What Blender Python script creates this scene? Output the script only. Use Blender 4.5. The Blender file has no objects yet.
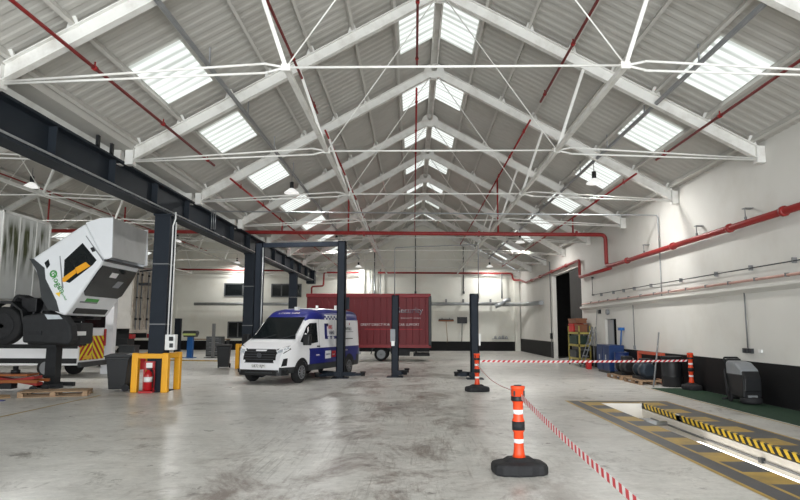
import bpy, bmesh, math, random
from mathutils import Vector, Matrix
random.seed(7)
scene = bpy.context.scene
COL = scene.collection
PI = math.pi

# ------------------------------------------------------------------ materials
MATS = {}
def s2l(c):
    c = c / 255.0
    return c / 12.92 if c <= 0.04045 else ((c + 0.055) / 1.055) ** 2.4
def rgb(r, g, b): return (s2l(r), s2l(g), s2l(b), 1.0)

def mat(name, col, rough=0.6, metal=0.0, var=0.12, scale=3.0, bump=0.0, stretch=(1, 1, 1), spec=0.4, dirt=None, dirt_scale=1.0, dirt_amt=0.5):
    if name in MATS: return MATS[name]
    m = bpy.data.materials.new(name); m.use_nodes = True
    nt = m.node_tree; N = nt.nodes; L = nt.links
    b = N['Principled BSDF']
    b.inputs['Roughness'].default_value = rough
    b.inputs['Metallic'].default_value = metal
    b.inputs['Specular IOR Level'].default_value = spec
    tc = N.new('ShaderNodeTexCoord'); mp = N.new('ShaderNodeMapping')
    mp.inputs['Scale'].default_value = stretch
    L.new(tc.outputs['Object'], mp.inputs['Vector'])
    nz = N.new('ShaderNodeTexNoise'); nz.inputs['Scale'].default_value = scale; nz.inputs['Detail'].default_value = 5
    L.new(mp.outputs['Vector'], nz.inputs['Vector'])
    rp = N.new('ShaderNodeValToRGB')
    rp.color_ramp.elements[0].position = 0.3; rp.color_ramp.elements[1].position = 0.7
    rp.color_ramp.elements[0].color = tuple(min(1, c * (1 - var)) for c in col[:3]) + (1,)
    rp.color_ramp.elements[1].color = tuple(min(1, c * (1 + var)) for c in col[:3]) + (1,)
    L.new(nz.outputs['Fac'], rp.inputs['Fac'])
    out = rp.outputs['Color']
    if dirt:
        n2 = N.new('ShaderNodeTexNoise'); n2.inputs['Scale'].default_value = dirt_scale; n2.inputs['Detail'].default_value = 8; n2.inputs['Roughness'].default_value = .65
        L.new(mp.outputs['Vector'], n2.inputs['Vector'])
        r2 = N.new('ShaderNodeValToRGB'); r2.color_ramp.elements[0].position = 0.5; r2.color_ramp.elements[1].position = 0.68
        r2.color_ramp.elements[0].color = (0, 0, 0, 1); r2.color_ramp.elements[1].color = (dirt_amt,) * 3 + (1,)
        L.new(n2.outputs['Fac'], r2.inputs['Fac'])
        mx = N.new('ShaderNodeMixRGB'); L.new(r2.outputs['Color'], mx.inputs['Fac']); L.new(out, mx.inputs['Color1']); mx.inputs['Color2'].default_value = dirt
        out = mx.outputs['Color']
    L.new(out, b.inputs['Base Color'])
    if bump:
        bp = N.new('ShaderNodeBump'); bp.inputs['Strength'].default_value = bump; bp.inputs['Distance'].default_value = 0.02
        L.new(nz.outputs['Fac'], bp.inputs['Height']); L.new(bp.outputs['Normal'], b.inputs['Normal'])
    MATS[name] = m
    return m

def emit(name, col, strength, base=None):
    m = bpy.data.materials.new(name); m.use_nodes = True
    b = m.node_tree.nodes['Principled BSDF']
    b.inputs['Base Color'].default_value = base or col
    b.inputs['Roughness'].default_value = .5
    b.inputs['Emission Color'].default_value = col
    b.inputs['Emission Strength'].default_value = strength
    MATS[name] = m
    return m

WHITE_STEEL = mat('white painted steel', rgb(222, 221, 216), .55, var=.05, scale=2.2, dirt=rgb(150, 140, 125), dirt_scale=1.5, dirt_amt=.35)
SHEET = mat('grey white roof sheet', rgb(186, 184, 178), .65, var=.03, scale=1.2, dirt=rgb(150, 144, 134), dirt_scale=.8, dirt_amt=.3)
PURLIN = mat('grey white purlin paint', rgb(196, 194, 188), .6, var=.04, scale=1.5)
WALL = mat('white painted wall', rgb(212, 210, 204), .7, var=.03, scale=.6, bump=.05, dirt=rgb(190, 184, 172), dirt_scale=.5, dirt_amt=.3)
BACKWALL = mat('white wall cladding', rgb(226, 225, 216), .65, var=.03, scale=.8, dirt=rgb(196, 188, 170), dirt_scale=.6, dirt_amt=.3)
BLACK_DADO = mat('black dado paint', rgb(15, 15, 17), .6, var=.2, scale=1.0, spec=.25)
DARK_STEEL = mat('slate blue steel', rgb(29, 36, 45), .6, var=.1, scale=2.0, spec=.25)
DARK_GIRDER = mat('slate girder steel', rgb(34, 40, 47), .6, var=.1, scale=1.5, spec=.25)
LIFT = mat('lift blue grey paint', rgb(27, 34, 44), .6, var=.1, spec=.25)
RED_PIPE = mat('red pipe paint', rgb(138, 38, 36), .4, var=.08)
DARK_RED_PIPE = mat('dark red pipe paint', rgb(140, 34, 34), .5, var=.1)
GALV = mat('galvanised steel', rgb(165, 168, 170), .38, .75, var=.1, scale=4)
GREY_PIPE = mat('grey conduit', rgb(120, 121, 122), .5, .3, var=.08)
TRUNK = mat('grey cable trunking', rgb(150, 152, 154), .5, .3, var=.08)
COPPER = mat('dull copper', rgb(190, 150, 138), .45, .3, var=.12)
BLACK_RUB = mat('black rubber', rgb(30, 30, 32), .75, var=.2, scale=6, bump=.15)
BLACK_PL = mat('black plastic', rgb(24, 25, 27), .45, var=.15)
GREY_PL = mat('grey plastic', rgb(132, 135, 138), .45, var=.08)
DK_GREY = mat('dark grey plastic', rgb(52, 55, 57), .45, var=.12)
YELLOW = mat('yellow guard paint', rgb(232, 166, 28), .45, var=.07)
ORANGE = mat('orange plastic', rgb(224, 70, 28), .45, var=.06)
REFL = mat('white reflective band', rgb(240, 240, 240), .3, var=.02)
TAPE_RED = mat('red tape', rgb(205, 40, 52), .5, var=.03)
TAPE_WHITE = mat('white tape', rgb(236, 232, 230), .5, var=.03)
PAINT_Y = mat('worn yellow floor paint', rgb(178, 146, 66), .5, var=.12, scale=3, dirt=rgb(110, 95, 62), dirt_scale=1.6, dirt_amt=.55)
PAINT_D = mat('dark grey floor paint', rgb(74, 74, 76), .5, var=.12, scale=3, dirt=rgb(112, 104, 92), dirt_scale=2, dirt_amt=.5)
PIT_WHITE = mat('white pit lining', rgb(232, 226, 216), .55, var=.04)
PIT_GREY = mat('grey pit ledge', rgb(176, 177, 174), .5, var=.08)
HAZ_Y = mat('hazard yellow', rgb(240, 200, 60), .5, var=.05)
HAZ_K = mat('hazard black', rgb(32, 31, 30), .55, var=.1)
GREEN_MAT = mat('dark green matting', rgb(20, 54, 32), .9, var=.25, scale=20, bump=.3)
VAN_WHITE = mat('van white paint', rgb(236, 236, 238), .3, var=.01, spec=.5)
VAN_BLUE = mat('van royal blue wrap', rgb(30, 36, 116), .35, var=.03, spec=.5)
GLASS_DK = mat('dark window glass', rgb(22, 27, 29), .12, var=.1, spec=.35)
CHROME = mat('chrome', rgb(84, 86, 90), .5, .6, var=.02)
LAMP_GL = mat('headlamp lens', rgb(205, 212, 218), .12, .3, var=.05)
TYRE = mat('tyre rubber', rgb(30, 30, 31), .8, var=.15)
RIM = mat('alloy wheel rim', rgb(140, 142, 145), .4, .6, var=.08)
RED_TRUCK = mat('dark red curtain', rgb(116, 20, 30), .5, var=.08, scale=1.2, stretch=(3, 1, .3))
RED_RAIL = mat('red cant rail', rgb(140, 30, 38), .45, var=.06)
DARK_CHASSIS = mat('chassis black', rgb(32, 33, 35), .65, var=.25, scale=5)
CAB_WHITE = mat('white cab paint', rgb(226, 228, 230), .32, var=.02)
CAB_GREY = mat('grey deflector front', rgb(176, 176, 174), .5, var=.04, dirt=rgb(140, 138, 134), dirt_scale=1.5, dirt_amt=.4)
TRUCKBOX = mat('grimy white box panel', rgb(206, 206, 202), .6, var=.04)
SKIN_TRAILER = mat('white trailer skin', rgb(214, 211, 205), .55, var=.04, dirt=rgb(150, 140, 125), dirt_scale=1.4, dirt_amt=.3)
RUST = mat('rusty white doors', rgb(190, 182, 170), .6, var=.06, dirt=rgb(110, 84, 66), dirt_scale=3, dirt_amt=.6)
WOOD = mat('pallet wood', rgb(150, 124, 98), .8, var=.2, scale=4, stretch=(1, 6, 6), bump=.2)
CARD = mat('cardboard', rgb(176, 146, 112), .85, var=.1)
BLUE_CAB = mat('blue steel cabinet', rgb(18, 48, 96), .45, var=.08)
BLUE_STAND = mat('blue stand paint', rgb(28, 92, 160), .4, var=.06)
RED_EXT = mat('extinguisher red', rgb(170, 22, 28), .3, var=.04)
WHITE_PL = mat('white plastic', rgb(228, 228, 226), .4, var=.02)
CHEV_Y = mat('chevron yellow', rgb(228, 216, 40), .45, var=.04)
CHEV_R = mat('chevron red', rgb(170, 34, 36), .45, var=.04)
LEAF_GREEN = mat('lettering green', rgb(70, 150, 70), .5, var=.03)
NAVY = mat('navy lettering', rgb(24, 26, 62), .5, var=.03)
LETTER_W = mat('white lettering', rgb(225, 215, 215), .5, var=.03)
LETTER_R = mat('red lettering', rgb(200, 40, 50), .5, var=.03)
LETTER_K = mat('black lettering', rgb(20, 20, 22), .5, var=.03)
ORANGE_R = mat('orange red lifting steel', rgb(190, 82, 56), .45, var=.08)
JACK_OR = mat('orange trolley paint', rgb(140, 78, 34), .5, var=.12)
JACK_RED = mat('red trolley paint', rgb(150, 40, 36), .5, var=.12)
IRON = mat('oily iron', rgb(42, 42, 44), .5, .5, var=.25, scale=8)
SHELF_Y = mat('yellow rack paint', rgb(160, 146, 74), .5, var=.08)
BOX_RED = mat('red crate', rgb(190, 36, 36), .5, var=.06)
BOX_GRN = mat('dark green crate', rgb(30, 52, 40), .55, var=.08)
BOX_BLUE = mat('blue crate', rgb(34, 54, 130), .5, var=.08)
BRICK = mat('brown crate', rgb(128, 82, 58), .7, var=.1)
YELLOW_SEAT = mat('yellow seat cover', rgb(230, 160, 24), .6, var=.06)
DOORGREY = mat('grey door leaf', rgb(158, 160, 162), .5, var=.03)
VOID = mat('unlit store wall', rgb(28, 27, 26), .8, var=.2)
DARKDOOR = mat('brown black door leaf', rgb(44, 42, 40), .7, var=.15)
FRAME = mat('window frame grey', rgb(86, 88, 90), .5, var=.05)
SKY_PANE = emit('daylit rooflight pane', (0.93, 1.0, 0.95, 1), .95, (.2, .21, .2, 1))  # glow put into the panes to stand for daylight
LAMP_ON = emit('lit lamp diffuser', (1.0, 0.98, 0.92, 1), 6.0)
WHITE_STRIP = emit('lit pit strip lamp', (1.0, 0.97, 0.9, 1), 3.0)
SHADE = emit('lit pale lamp shade', (1.0, .99, .96, 1), .55, (.5, .5, .5, 1))

# rooflight panes: light and dark of the corrugations painted as bands in the glow
def pane_bands():
    nt = SKY_PANE.node_tree; N = nt.nodes; L = nt.links; b = N['Principled BSDF']
    tc = N.new('ShaderNodeTexCoord'); mp = N.new('ShaderNodeMapping'); mp.inputs['Scale'].default_value = (.25, 2.1, .25)
    nz = N.new('ShaderNodeTexNoise'); nz.inputs['Scale'].default_value = 1.6; nz.inputs['Detail'].default_value = 3
    L.new(tc.outputs['Object'], mp.inputs['Vector']); L.new(mp.outputs['Vector'], nz.inputs['Vector'])
    wv = N.new('ShaderNodeTexWave'); wv.wave_type = 'BANDS'; wv.bands_direction = 'Y'; wv.inputs['Scale'].default_value = 1.05; wv.inputs['Distortion'].default_value = .4
    L.new(tc.outputs['Object'], wv.inputs['Vector'])
    mx = N.new('ShaderNodeMath'); mx.operation = 'MULTIPLY_ADD'; mx.inputs[1].default_value = .55; L.new(wv.outputs['Fac'], mx.inputs[0]); L.new(nz.outputs['Fac'], mx.inputs[2])
    rp = N.new('ShaderNodeValToRGB'); rp.color_ramp.elements[0].position = .4; rp.color_ramp.elements[1].position = .95
    rp.color_ramp.elements[0].color = (.40, .43, .40, 1); rp.color_ramp.elements[1].color = (.84, .88, .86, 1)
    L.new(mx.outputs[0], rp.inputs['Fac']); L.new(rp.outputs['Color'], b.inputs['Emission Color'])
pane_bands()

def floor_mat():
    m = bpy.data.materials.new('trowelled concrete floor'); m.use_nodes = True
    nt = m.node_tree; N = nt.nodes; L = nt.links; b = N['Principled BSDF']
    b.inputs['Specular IOR Level'].default_value = .35
    tc = N.new('ShaderNodeTexCoord')
    def noise(scale, stretch, detail=6, rough=.6, dist=0):
        mp = N.new('ShaderNodeMapping'); mp.inputs['Scale'].default_value = stretch
        L.new(tc.outputs['Object'], mp.inputs['Vector'])
        n = N.new('ShaderNodeTexNoise'); n.inputs['Scale'].default_value = scale; n.inputs['Detail'].default_value = detail
        n.inputs['Roughness'].default_value = rough; n.inputs['Distortion'].default_value = dist
        L.new(mp.outputs['Vector'], n.inputs['Vector']); return n.outputs['Fac']
    def ramp(f, a, ca, c, cc):
        r = N.new('ShaderNodeValToRGB'); r.color_ramp.elements[0].position = a; r.color_ramp.elements[1].position = c
        r.color_ramp.elements[0].color = ca; r.color_ramp.elements[1].color = cc
        L.new(f, r.inputs['Fac']); return r.outputs['Color']
    def mix(kind, f, a, c2):
        x = N.new('ShaderNodeMixRGB'); x.blend_type = kind
        if isinstance(f, float): x.inputs['Fac'].default_value = f
        else: L.new(f, x.inputs['Fac'])
        L.new(a, x.inputs['Color1'])
        if isinstance(c2, tuple): x.inputs['Color2'].default_value = c2
        else: L.new(c2, x.inputs['Color2'])
        return x.outputs['Color']
    base = ramp(noise(.3, (1, 1, 1), 4), .35, rgb(200, 198, 193), .65, rgb(218, 216, 210))
    fine = ramp(noise(9, (.8, 1, 1), 9, .8, .4), .3, (.72, .72, .72, 1), .7, (1.1, 1.1, 1.1, 1))
    c = mix('MULTIPLY', 1.0, base, fine)
    cloud = ramp(noise(1.6, (.6, 1.2, 1), 8, .72, .8), .45, (0, 0, 0, 1), .75, (.55, .55, .55, 1))
    c = mix('MIX', cloud, c, rgb(150, 147, 140))
    sx = N.new('ShaderNodeSeparateXYZ'); L.new(tc.outputs['Object'], sx.inputs[0])
    ln = N.new('ShaderNodeMapRange'); ln.interpolation_type = 'SMOOTHSTEP'                      # the drive lane between pit and lorry bay
    ab = N.new('ShaderNodeMath'); ab.operation = 'ABSOLUTE'; ad = N.new('ShaderNodeMath'); ad.operation = 'ADD'; ad.inputs[1].default_value = .6
    L.new(sx.outputs['X'], ad.inputs[0]); L.new(ad.outputs[0], ab.inputs[0]); L.new(ab.outputs[0], ln.inputs['Value'])
    ln.inputs['From Min'].default_value = 3.4; ln.inputs['From Max'].default_value = 1.2
    zone = mix('MULTIPLY', 1.0, ramp(noise(.6, (1.0, .45, 1), 5, .65), .42, (.05, .05, .05, 1), .58, (1, 1, 1, 1)), ln.outputs[0])
    scuff = ramp(noise(3.0, (5.5, .26, 1), 7, .78, .5), .53, (0, 0, 0, 1), .62, (.75, .75, .75, 1)) # tyre scuffs along the bay
    c = mix('MIX', mix('MULTIPLY', 1.0, zone, scuff), c, rgb(124, 118, 111))
    pale = ramp(noise(3.5, (5.5, .2, 1), 7, .75, .5), .59, (0, 0, 0, 1), .66, (.8, .8, .8, 1))
    c = mix('MIX', mix('MULTIPLY', 1.0, zone, pale), c, rgb(228, 226, 220))
    smear = ramp(noise(1.1, (1, .8, 1), 9, .8, .8), .55, (0, 0, 0, 1), .66, (.75, .75, .75, 1))
    c = mix('MIX', smear, c, rgb(112, 106, 98))
    rust = ramp(noise(.8, (1, .6, 1), 8, .8, .6), .49, (0, 0, 0, 1), .62, (.9, .9, .9, 1))
    c = mix('MIX', mix('MULTIPLY', 1.0, rust, ln.outputs[0]), c, rgb(114, 101, 93))
    spots = ramp(noise(2.2, (1, 1, 1), 6, .7), .61, (0, 0, 0, 1), .69, (.85, .85, .85, 1))
    c = mix('MIX', spots, c, rgb(96, 90, 85))
    L.new(c, b.inputs['Base Color'])
    rr = ramp(noise(1.3, (1, 1, 1), 6), .3, (.26, .26, .26, 1), .75, (.48, .48, .48, 1))
    L.new(rr, b.inputs['Roughness'])
    bp = N.new('ShaderNodeBump'); bp.inputs['Strength'].default_value = .12; bp.inputs['Distance'].default_value = .01
    L.new(noise(5, (1, .6, 1), 6, .65, .5), bp.inputs['Height']); L.new(bp.outputs['Normal'], b.inputs['Normal'])
    return m
FLOOR = floor_mat()

def grimy_front():
    """white box front with green algae runs coming down from its top"""
    m = TRUCKBOX; nt = m.node_tree; N = nt.nodes; L = nt.links; b = N['Principled BSDF']
    old = b.inputs['Base Color'].links[0].from_socket
    tc = N.new('ShaderNodeTexCoord'); sp = N.new('ShaderNodeSeparateXYZ'); L.new(tc.outputs['Object'], sp.inputs[0])
    mp = N.new('ShaderNodeMapping'); mp.inputs['Scale'].default_value = (1, 2.2, .35); L.new(tc.outputs['Object'], mp.inputs['Vector'])
    n = N.new('ShaderNodeTexNoise'); n.inputs['Scale'].default_value = 2.2; n.inputs['Detail'].default_value = 7; L.new(mp.outputs['Vector'], n.inputs['Vector'])
    g = N.new('ShaderNodeMapRange'); g.inputs['From Min'].default_value = 1.9; g.inputs['From Max'].default_value = 2.7; L.new(sp.outputs['Z'], g.inputs['Value'])
    g2 = N.new('ShaderNodeMapRange'); g2.inputs['From Min'].default_value = 3.8; g2.inputs['From Max'].default_value = 3.4; L.new(sp.outputs['Z'], g2.inputs['Value'])
    a = N.new('ShaderNodeMath'); a.operation = 'MULTIPLY'; L.new(g.outputs[0], a.inputs[0]); L.new(g2.outputs[0], a.inputs[1])
    r = N.new('ShaderNodeValToRGB'); r.color_ramp.elements[0].position = .42; r.color_ramp.elements[1].position = .58; L.new(n.outputs['Fac'], r.inputs['Fac'])
    k = N.new('ShaderNodeMath'); k.operation = 'MULTIPLY'; L.new(a.outputs[0], k.inputs[0]); L.new(r.outputs['Color'], k.inputs[1])
    x = N.new('ShaderNodeMixRGB'); L.new(k.outputs[0], x.inputs['Fac']); L.new(old, x.inputs['Color1']); x.inputs['Color2'].default_value = rgb(74, 78, 50)
    L.new(x.outputs['Color'], b.inputs['Base Color'])
grimy_front()

# ------------------------------------------------------------------ helpers
def tag(o, label=None, cat=None, group=None, kind=None):
    if label: o['label'] = label
    if cat: o['category'] = cat
    if group: o['group'] = group
    if kind: o['kind'] = kind
    return o

def thing(name, label, cat, loc=(0, 0, 0), rz=0, group=None):
    o = bpy.data.objects.new(name, None); COL.objects.link(o)
    o.empty_display_size = .1
    o.location = loc; o.rotation_euler = (0, 0, rz)
    return tag(o, label, cat, group)

class MB:
    """collects shapes into one mesh; org is taken off every coordinate (world -> local)"""
    def __init__(s, org=(0, 0, 0)):
        s.bm = bmesh.new(); s.org = Vector(org); s.mats = []; s.mi = 0
    def use(s, m):
        if m not in s.mats: s.mats.append(m)
        s.mi = s.mats.index(m); return s
    def V(s, p): return s.bm.verts.new(Vector(p) - s.org)
    def F(s, vs, smooth=False):
        try: f = s.bm.faces.new(vs)
        except ValueError: return None
        f.material_index = s.mi; f.smooth = smooth; return f
    def poly(s, pts): return s.F([s.V(p) for p in pts])
    def box(s, x0, x1, y0, y1, z0, z1):
        v = [s.V(p) for p in ((x0,y0,z0),(x1,y0,z0),(x1,y1,z0),(x0,y1,z0),(x0,y0,z1),(x1,y0,z1),(x1,y1,z1),(x0,y1,z1))]
        for f in ((3,2,1,0),(4,5,6,7),(0,1,5,4),(1,2,6,5),(2,3,7,6),(3,0,4,7)): s.F([v[i] for i in f])
        return s
    def cbox(s, c, sx, sy, sz):
        return s.box(c[0]-sx/2, c[0]+sx/2, c[1]-sy/2, c[1]+sy/2, c[2]-sz/2, c[2]+sz/2)
    def sweep(s, prof, p, q, up=(0, 0, 1), caps=True, smooth=False):
        p, q, up = Vector(p), Vector(q), Vector(up)
        d = (q - p).normalized(); a = d.cross(up)
        if a.length < 1e-4: a = d.cross(Vector((1, 0, 0)))
        a.normalize(); u = a.cross(d)
        A = [s.V(p + a*x + u*y) for x, y in prof]; B = [s.V(q + a*x + u*y) for x, y in prof]
        n = len(prof)
        for i in range(n): s.F([A[i], A[(i+1) % n], B[(i+1) % n], B[i]], smooth)
        if caps: s.F(A[::-1]); s.F(B)
        return s
    def bar(s, p, q, w, h, up=(0, 0, 1)):
        return s.sweep([(-w/2,-h/2),(w/2,-h/2),(w/2,h/2),(-w/2,h/2)], p, q, up)
    def ibeam(s, p, q, b, h, t=.02, tw=.012, up=(0, 0, 1)):
        pr = [(-b/2,-h/2),(b/2,-h/2),(b/2,-h/2+t),(tw/2,-h/2+t),(tw/2,h/2-t),(b/2,h/2-t),(b/2,h/2),(-b/2,h/2),(-b/2,h/2-t),(-tw/2,h/2-t),(-tw/2,-h/2+t),(-b/2,-h/2+t)]
        # caps as three rects
        p, q, up = Vector(p), Vector(q), Vector(up)
        s.sweep(pr, p, q, up, caps=False)
        return s
    def tube(s, p, q, r, n=8, r2=None):
        r2 = r if r2 is None else r2
        p, q = Vector(p), Vector(q); d = (q-p).normalized()
        a = d.orthogonal().normalized(); u = a.cross(d)
        A = []; B = []
        for i in range(n):
            c, k = math.cos(2*PI*i/n), math.sin(2*PI*i/n)
            A.append(s.V(p + (a*c+u*k)*r)); B.append(s.V(q + (a*c+u*k)*r2))
        for i in range(n): s.F([A[i], A[(i+1) % n], B[(i+1) % n], B[i]], True)
        s.F(A[::-1]); s.F(B); return s
    def path(s, pts, r, n=8, bend=0.0):
        """a round pipe along points, elbows rounded by `bend`"""
        pts = [Vector(p) for p in pts]
        if bend:
            out = [pts[0]]
            for i in range(1, len(pts)-1):
                a = (pts[i-1]-pts[i]); b = (pts[i+1]-pts[i]); k = min(bend, a.length*.45, b.length*.45)
                a = pts[i]+a.normalized()*k; b = pts[i]+b.normalized()*k
                for t in (0, .25, .5, .75, 1): out.append(a*(1-t)**2 + pts[i]*2*t*(1-t) + b*t*t)
            out.append(pts[-1]); pts = out
        prev = None; fr = None
        for i, p in enumerate(pts):
            d = (pts[min(i+1, len(pts)-1)] - pts[max(i-1, 0)]).normalized()
            if fr is None: fr = d.orthogonal().normalized()
            else: fr = (fr - d*fr.dot(d)).normalized()
            u = d.cross(fr)
            ring = [s.V(p + (fr*math.cos(2*PI*j/n) + u*math.sin(2*PI*j/n))*r) for j in range(n)]
            if prev:
                for j in range(n): s.F([prev[j], prev[(j+1) % n], ring[(j+1) % n], ring[j]], True)
            else: s.F(ring[::-1])
            prev = ring
        s.F(prev); return s
    def lathe(s, prof, c=(0, 0, 0), axis='z', n=20, smooth=True):
        c = Vector(c); rings = []
        for r, z in prof:
            ring = []
            for i in range(n):
                a = 2*PI*i/n; x, y = r*math.cos(a), r*math.sin(a)
                ring.append(s.V(c + Vector((x, y, z) if axis == 'z' else ((z, x, y) if axis == 'x' else (y, z, x)))))
            rings.append(ring)
        for A, B in zip(rings, rings[1:]):
            for i in range(n): s.F([A[i], A[(i+1) % n], B[(i+1) % n], B[i]], smooth)
        s.F(rings[0][::-1]); s.F(rings[-1]); return s
    def prism(s, pts, axis, a, b):
        """2D outline pushed along an axis; pts in the other two axes, in cyclic order (y,z),(x,z),(x,y)"""
        def mk(p, t): return (t, p[0], p[1]) if axis == 'x' else ((p[0], t, p[1]) if axis == 'y' else (p[0], p[1], t))
        A = [s.V(mk(p, a)) for p in pts]; B = [s.V(mk(p, b)) for p in pts]; n = len(pts)
        for i in range(n): s.F([A[i], A[(i+1) % n], B[(i+1) % n], B[i]])
        s.F(A[::-1]); s.F(B); return s
    def build(s, name, m=None, parent=None, bevel=0, seg=2, label=None, rot=None, weld=False):
        if weld: bmesh.ops.remove_doubles(s.bm, verts=s.bm.verts[:], dist=1e-4)
        bmesh.ops.recalc_face_normals(s.bm, faces=s.bm.faces[:])
        me = bpy.data.meshes.new(name); s.bm.to_mesh(me); s.bm.free()
        if m is not None and not s.mats: me.materials.append(m)
        for x in s.mats: me.materials.append(x)
        o = bpy.data.objects.new(name, me); COL.objects.link(o)
        if parent is not None: o.parent = parent
        else: o.location = s.org
        if bevel:
            md = o.modifiers.new('edge', 'BEVEL'); md.width = bevel; md.segments = seg; md.limit_method = 'ANGLE'; md.angle_limit = .6
        if label: o['label'] = label
        return o

def copy_tree(o, parent=None):
    c = o.copy(); COL.objects.link(c)
    if parent is not None: c.parent = parent
    for ch in list(o.children): copy_tree(ch, c)
    return c

def struct(mb, name, m=None, **k):
    o = mb.build(name, m, **k); o['kind'] = 'structure'; return o

DG = bpy.context.evaluated_depsgraph_get
def text(body, name, size, m, parent, M, ext=.004, sx=1.0):
    cu = bpy.data.curves.new(name, 'FONT'); cu.body = body; cu.size = size; cu.extrude = ext
    cu.align_x = 'CENTER'; cu.align_y = 'CENTER'; cu.resolution_u = 2
    t = bpy.data.objects.new(name, cu); COL.objects.link(t)
    bpy.context.view_layer.update()
    me = bpy.data.meshes.new_from_object(t.evaluated_get(DG()))
    bpy.data.objects.remove(t); bpy.data.curves.remove(cu)
    me.transform(M @ Matrix.Diagonal((sx, 1, 1, 1))); me.materials.clear(); me.materials.append(m)
    o = bpy.data.objects.new(name, me); COL.objects.link(o); o.parent = parent
    return o
def face_frame(c, right, up):
    r = Vector(right).normalized(); u = Vector(up).normalized(); n = r.cross(u)
    M = Matrix(((r.x, u.x, n.x, c[0]), (r.y, u.y, n.y, c[1]), (r.z, u.z, n.z, c[2]), (0, 0, 0, 1)))
    return M

ORD = ['first', 'second', 'third', 'fourth', 'fifth', 'sixth', 'seventh', 'eighth', 'ninth', 'tenth']

# ------------------------------------------------------------------ building frame
RX, RZ, SL = .70, 10.88, .556          # ridge of the main nave, roof sheet pitch
HALF = 8.02
LX = RX - 2*HALF                       # ridge of the side nave
XW = 8.67; XV = RX - HALF; XL = LX - HALF
Y0, YB = -6.0, 50.0
BAY = 4.97
TY = [9.91 + BAY*k for k in range(9)]
def sheet_z(off): return RZ - SL*abs(off)

# floor with the inspection pit cut out
PX0, PX1, PY0, PY1 = 4.62, 5.62, 3.2, 15.5
f = MB()
f.poly([(XL, Y0, 0), (PX0, Y0, 0), (PX0, YB, 0), (XL, YB, 0)])
f.poly([(PX1, Y0, 0), (14, Y0, 0), (14, YB, 0), (PX1, YB, 0)])
f.poly([(PX0, Y0, 0), (PX1, Y0, 0), (PX1, PY0, 0), (PX0, PY0, 0)])
f.poly([(PX0, PY1, 0), (PX1, PY1, 0), (PX1, YB, 0), (PX0, YB, 0)])
struct(f, 'floor', FLOOR)

pit = MB().use(PIT_WHITE)
D = -1.5
pit.poly([(PX0, PY0, -.001), (PX0, PY1, -.001), (PX0, PY1, D), (PX0, PY0, D)])
pit.poly([(PX1, PY0, -.001), (PX1, PY1, -.001), (PX1, PY1, D), (PX1, PY0, D)])
pit.poly([(PX0, PY1, -.001), (PX1, PY1, -.001), (PX1, PY1, D), (PX0, PY1, D)])
pit.poly([(PX0, PY0, -.001), (PX1, PY0, -.001), (PX1, PY0, D), (PX0, PY0, D)])
pit.use(PIT_GREY).poly([(PX0, PY0, D), (PX1, PY0, D), (PX1, PY1, D), (PX0, PY1, D)])
struct(pit, 'floor_pit')

# painted zone round the pit
p = MB().use(PAINT_Y)
h = .004
def quad(mb, x0, x1, y0, y1, z=h): mb.poly([(x0, y0, z), (x1, y0, z), (x1, y1, z), (x0, y1, z)])
YF = 16.0
quad(p, 3.85, 3.92, 2, YF); quad(p, 4.18, 4.235, 2, YF - .12); quad(p, 3.92, 6.42, YF - .06, YF); quad(p, 6.36, 6.42, 2, YF - .06)
p.use(PAINT_D); quad(p, 3.92, 4.18, 2, YF - .06); quad(p, 6.1, 6.36, 2, YF - .06); quad(p, 4.235, 6.1, YF - .32, YF - .06)
y = YF - .32; k = 0
while y > 2.4:
    d = .62
    p.use(PAINT_D if k % 2 else PAINT_Y); quad(p, 4.235, PX0, y - d, y); quad(p, PX1 + .05, 6.1, y - d, y)
    y -= d; k += 1
p.use(PAINT_Y); quad(p, PX0, PX1, PY1, YF - .32)
struct(p, 'floor_paint_zone')
p = MB().use(PAINT_Y); quad(p, 7.22, 7.26, 2, 19.6); quad(p, -8.46, -8.39, 6, 16.6)
struct(p, 'floor_paint_line')

# hazard striped pit lip
lip = thing('pit_edge_strip', 'black and yellow hazard striped lip along the open pit edge', 'edge strip', (PX1, 9, 0))
mb = MB((PX1, 9, 0)).use(PIT_WHITE); mb.box(PX1 + .0, PX1 + .05, PY0, PY1, -.12, .012)
mb.build('lip_plate', None, lip)
mb = MB((PX1, 9, 0)); y = PY0; k = 0; sw = .105
while y < PY1 - .2:
    if abs(y - 13.3) > .1:
        mb.use(HAZ_K if k % 2 else HAZ_Y)
        mb.poly([(PX1 - .004, y, -.1), (PX1 - .004, y + sw, -.1), (PX1 - .004, y + sw + .1, .012), (PX1 - .004, y + .1, .012)])
        mb.poly([(PX1 - .004, y + .1, .015), (PX1 - .004, y + sw + .1, .015), (PX1 + .05, y + sw + .13, .015), (PX1 + .05, y + .13, .015)])
    y += sw; k += 1
mb.build('hazard_stripes', None, lip)
# ledge and strip lamps on the pit wall
led = thing('pit_ledge', 'grey rail running along the white pit wall', 'rail', (PX1, 9, -.3))
MB((PX1, 9, -.3)).box(PX1 - .035, PX1 - .003, PY0 + .05, PY1 - .6, -.285, -.255).build('rail_bar', GREY_PIPE, led)
for yy in (10.2, 7.6): MB((PX1, 9, -.3)).box(PX1 - .07, PX1 - .003, yy, yy + .1, -.3, -.22).build('junction_clip', DK_GREY, led)
sl = MB((PX0 + .5, 9, -.42)).box(PX1 - .2, PX1 - .13, PY0 + .1, 12.2, -.35, -.315).build('pit_lamp', WHITE_STRIP)
tag(sl, 'long lit white strip lamp inside the inspection pit', 'lamp')
mb = MB((5.1, 13.8, -.35)).use(BLUE_STAND).box(PX0 + .02, PX0 + .6, 13.6, 13.75, -.25, -.16).use(GALV).tube((PX0 + .1, 13.67, -.2), (PX1 - .15, 13.67, -.2), .05)
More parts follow.
